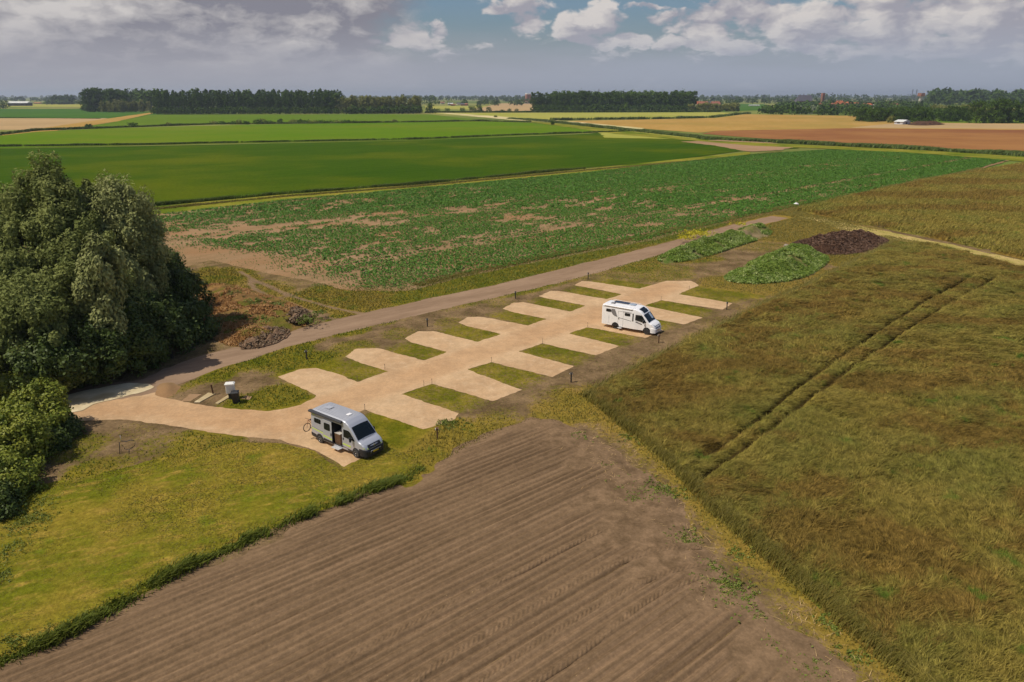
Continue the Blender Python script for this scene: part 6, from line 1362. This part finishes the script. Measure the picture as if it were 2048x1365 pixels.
house('cottage', 1788, 242.5, 11, 6, 3.8, 1.6, R(10), 'roof_white', 'wall_pale', 'cream cottage half hidden behind a bush beside the shed', 'cottage', chim=False)
p_ = P(1780, 246); t = make_far_tree('bush', 'poplar_y', 6, 3.5, 400, .8, 555, cone=.3, low=0.); t.location = (*p_, 0); tag(t, 'rounded yellow-green bush directly left of the pale shed', 'bush')
HD = smooth_poly(PP((1810, 250), (1820, 246.5), (1860, 246.5), (1895, 248.5), (1880, 251), (1840, 252)))
mound('manure_heap', HD, 2.6, M['heap'], 'long dark manure heap right of the pale shed', 'heap', 261, cell=1.5, edge=9, z=.2, kind=None)
mass_wood('hedge', [(1822, 248), (1860, 248)], 12, 5, 4, 'poplar', 'grey-green scrub on top of the manure heap', 262, 1., 60, depth=1)
# village
GV = 'village houses among the trees'
for k, (u, vb, w_, roof, wall, rz, lab, hw, hr) in enumerate((
    (1677, 209, 22, 'roof_orange', 'wall_brick', .3, 'tall orange-roofed house with the highest gable in the village', 9, 12), (1685, 210.5, 18, 'roof_orange', 'wall_pale', 1.2, 'bright orange gabled house facing the fields', 6, 11),
    (1664, 209.5, 20, 'roof_red', 'wall_pale', .1, 'row house with pinkish roof left of the bright orange gable', 7, 6), (1671, 210.5, 18, 'roof_red', 'wall_pale', -.1, 'pink-roofed row house touching the bright orange gable', 6, 6),
    (1702, 204, 16, 'roof_orange', 'wall_pale', .1, 'orange-roofed house with white walls behind the village, left one', 8, 6), (1711, 204, 14, 'roof_orange', 'wall_pale', -.1, 'orange-roofed house with white walls behind the village, right one', 8, 6),
    (1728, 208.5, 46, 'roof_orange', 'wall_pale', .05, 'very long low orange roof, the brightest in the village', 6, 6), (1697, 211, 14, 'roof_grey', 'wall_pale', .5, 'dark-roofed white house in front, left one', 5, 6), (1704, 210.5, 16, 'roof_grey', 'wall_pale', .2, 'dark-roofed white house in front, right one', 5, 6),
    (1717, 212, 14, 'roof_white', 'wall_pale', .2, 'pale shed below the long orange roof', 5, 3), (1639, 208, 10, 'roof_red', 'wall_brick', .8, 'lone pinkish house between church and village', 7, 5), (1785, 207, 28, 'roof_red', 'wall_brick', .05, 'long red roof right of the village', 6, 6),
    (1795, 208, 12, 'roof_orange', 'wall_pale', .4, 'small orange-roofed house at the right end of the long red roof', 5, 5), (1746, 210, 10, 'roof_white', 'wall_pale', .2, 'white bungalow right of the long orange roof', 4, 2.5), (1690, 207, 16, 'roof_orange', 'wall_brick', -.5, 'slanting orange roof just behind the bright gable', 7, 9))):
    loc = at_depth(u, 1500+k*6); zt_ = None
    sc = 1500*(vb-HZ)/(26000/1)  # unused scale kept near one
    t = house('village_house', u, vb, w_*.62, 9, hw*.7+4, hr*.5, rz, roof, wall, lab, 'house', GV, loc=loc)
# church with steep dark roof
t = empty('church', (*at_depth(1606, 1720), 0), .15, 'dark steep-roofed church among the trees left of the village', 'church')
MB().box(-16, 16, -9, 9, 0, 14).build('wall', M['wall_brick'], t)
rf = MB().add([(-17, -10, 13.9), (17, -10, 13.9), (17, 10, 13.9), (-17, 10, 13.9), (-14, 0, 27), (17, 0, 27)], [[3, 2, 1, 0], [0, 1, 5, 4], [2, 3, 4, 5], [1, 2, 5], [3, 0, 4]]).build('roof', M['roof_grey'], t)
MB().box(-22, -12, -7, 7, 0, 12).build('porch', M['wall_brick'], t); MB().add([(-23, -8, 11.9), (-12, -8, 11.9), (-12, 8, 11.9), (-23, 8, 11.9), (-17, 0, 22)], [[3, 2, 1, 0], [0, 1, 4], [1, 2, 4], [2, 3, 4], [3, 0, 4]]).build('porch_roof', M['roof_grey'], t)
for k in range(5): MB().box(-13+k*6, -10+k*6, -9.1, -8.9, 4, 11).build('window', M['pane'], t)
MB().tube([(-2, 0, 26), (-2, 0, 31)], [1.2, .1], 6).build('spire', M['roof_grey'], rf)
def tower(name, u, Y, vt, w_, wall, cap, lab, cat, capw=1.0, caph=.12):
    c = at_depth(u, Y); h = CH-Y*slope(vt); t = empty(name, (*c, 0), .3, lab, cat); MB().box(-w_/2, w_/2, -w_/2, w_/2, 0, h*(1-caph)).build('shaft', M[wall], t)
    MB().box(-w_/2*capw, w_/2*capw, -w_/2*capw, w_/2*capw, h*(1-caph)+.01, h, taper=w_*.06).build('tower_top', M[cap], t)
    for k in range(3): MB().box(-w_*.12, w_*.12, -w_/2-.12, -w_/2+.05, h*(.35+.17*k), h*(.42+.17*k)).build('window', M['pane'], t)
tower('water_tower', 1056, 2600, 187, 16, 'wall_brick', 'roof_white', 'brick water tower with pale top left of the central wood', 'tower', 1.05, .10)
MB_h = house('village_house', 1060, 199, 30, 14, 8, 5, .1, 'roof_red', 'wall_pale', 'houses at the foot of the brick water tower', 'house', None, loc=at_depth(1057, 2540)); MB_h['label'] = 'pale house at the foot of the brick water tower'
tower('church_tower', 1643, 1900, 186.5, 6.5, 'wall_brick', 'roof_red', 'slim brick church tower rising over the village trees', 'tower', 1.1, .2)
tower('water_tower', 1838, 1700, 186.5, 5, 'wall_pale', 'wall_brick', 'pale-shafted tower with wider brown top right of the village', 'tower', 2.2, .22)
for k in range(4):
    u = (1406, 1430, 1396, 1416)[k]; house('village_house', u, 206, 20, 12, 7, 6, .2*k, ('roof_red', 'roof_red', 'roof_orange', 'roof_grey')[k], 'wall_pale', ('pinkish house right of the central wood, larger one', 'small pale gabled house right of the central wood', 'house half hidden at the right end of the central wood', 'grey-roofed house between the two right of the central wood')[k], 'house', None, loc=at_depth(u, 1750+20*k))
barn(1508, 212.5, 210, 18, 'low white greenhouse beside the deep green field', 'roof_white', 'wall_pale', 0, 14, 'greenhouse', 'greenhouse'); barn(1492, 197.5, 196, 16, 'far white shed roof on the horizon right of centre', 'roof_white', 'wall_pale', 0, 30, 'warehouse', 'warehouse')
def turbine(u, Y, vt, lab, ph):
    c = at_depth(u, Y); h = CH-Y*slope(vt); t = empty('wind_turbine', (*c, 0), .2, lab, 'wind turbine', 'wind turbines on the right horizon')
    MB().tube([(0, 0, 0), (0, 0, h*.72)], [h*.02, h*.011], 10).build('tower', M['turbine'], t, smooth=True); n = MB().box(-1.8, 1.8, -4, 6, h*.72, h*.72+3.4, bev=.5).build('nacelle', M['turbine'], t)
    for k in range(3):
        a = ph+k*2*math.pi/3; L = h*.30; MB().tube([(0, -4.6, h*.72+1.7), (L*.3*math.cos(a), -4.6, h*.72+1.7+L*.3*math.sin(a)), (L*math.cos(a), -4.8, h*.72+1.7+L*math.sin(a))], [1.1, 1.5, .25], 6).build('blade', M['turbine'], t, smooth=True)
for a in ((1945, 5200, 174, 'left wind turbine standing above the big right wood', .5), (1969, 6500, 181, 'second wind turbine from the left above the right wood', 1.4), (2006, 6000, 176, 'third wind turbine above the right wood', 2.2), (2042, 6000, 178, 'wind turbine at the right edge of the photo', .9),
          (1849, 6500, 178, 'wind turbine rising behind the brown-topped tower', .3), (1842, 7500, 178, 'far wind turbine just left of the one behind the tower', 1.1)): turbine(*a)
def mast(u, Y, vt, lab):
    c = at_depth(u, Y); h = CH-Y*slope(vt); t = empty('lattice_mast', (*c, 0), 0, lab, 'mast', 'thin masts near the village'); mb = MB()
    for sx in (-1, 1):
        for sy in (-1, 1): mb.tube([(sx*3, sy*3, 0), (sx*.8, sy*.8, h)], .45, 4)
    for k in range(8): z = h*k/8; r_ = 3-2.2*k/8; mb.tube([(-r_, -r_, z), (r_*.9, r_*.9, z+h/9)], .3, 4)
    mb.build('lattice', M['roof_grey'], t); MB().tube([(-7, 0, h*.86), (7, 0, h*.86)], .5, 4).build('cross_arm', M['roof_grey'], t)
for a in ((1822, 3600, 179, 'left thin mast of the pair near the village'), (1830, 3600, 179, 'right thin mast of the pair near the village'), (1862, 3600, 178, 'thin mast right of the brown-topped tower'), (1197, 3200, 178, 'lone thin mast above the central wood')): mast(*a)
#--SPLIT4--

# ================================================================ AIR
def haze(dens, colr):
    o = MB().box(-24000, 24000, -400, 30000, -2.5, 130).build('haze', None, None)
    m_, g = new_mat('haze_air'); g.nt.nodes.clear()
    pv = g.n('ShaderNodeVolumePrincipled'); pv.inputs['Color'].default_value = (*colr, 1); pv.inputs['Density'].default_value = dens; pv.inputs['Anisotropy'].default_value = .2
    ou = g.n('ShaderNodeOutputMaterial'); g.nt.links.new(pv.outputs[0], ou.inputs['Volume']); o.data.materials.clear(); o.data.materials.append(m_); o['kind'] = 'stuff'
haze(8.5e-5, (.74, .84, 1.0))
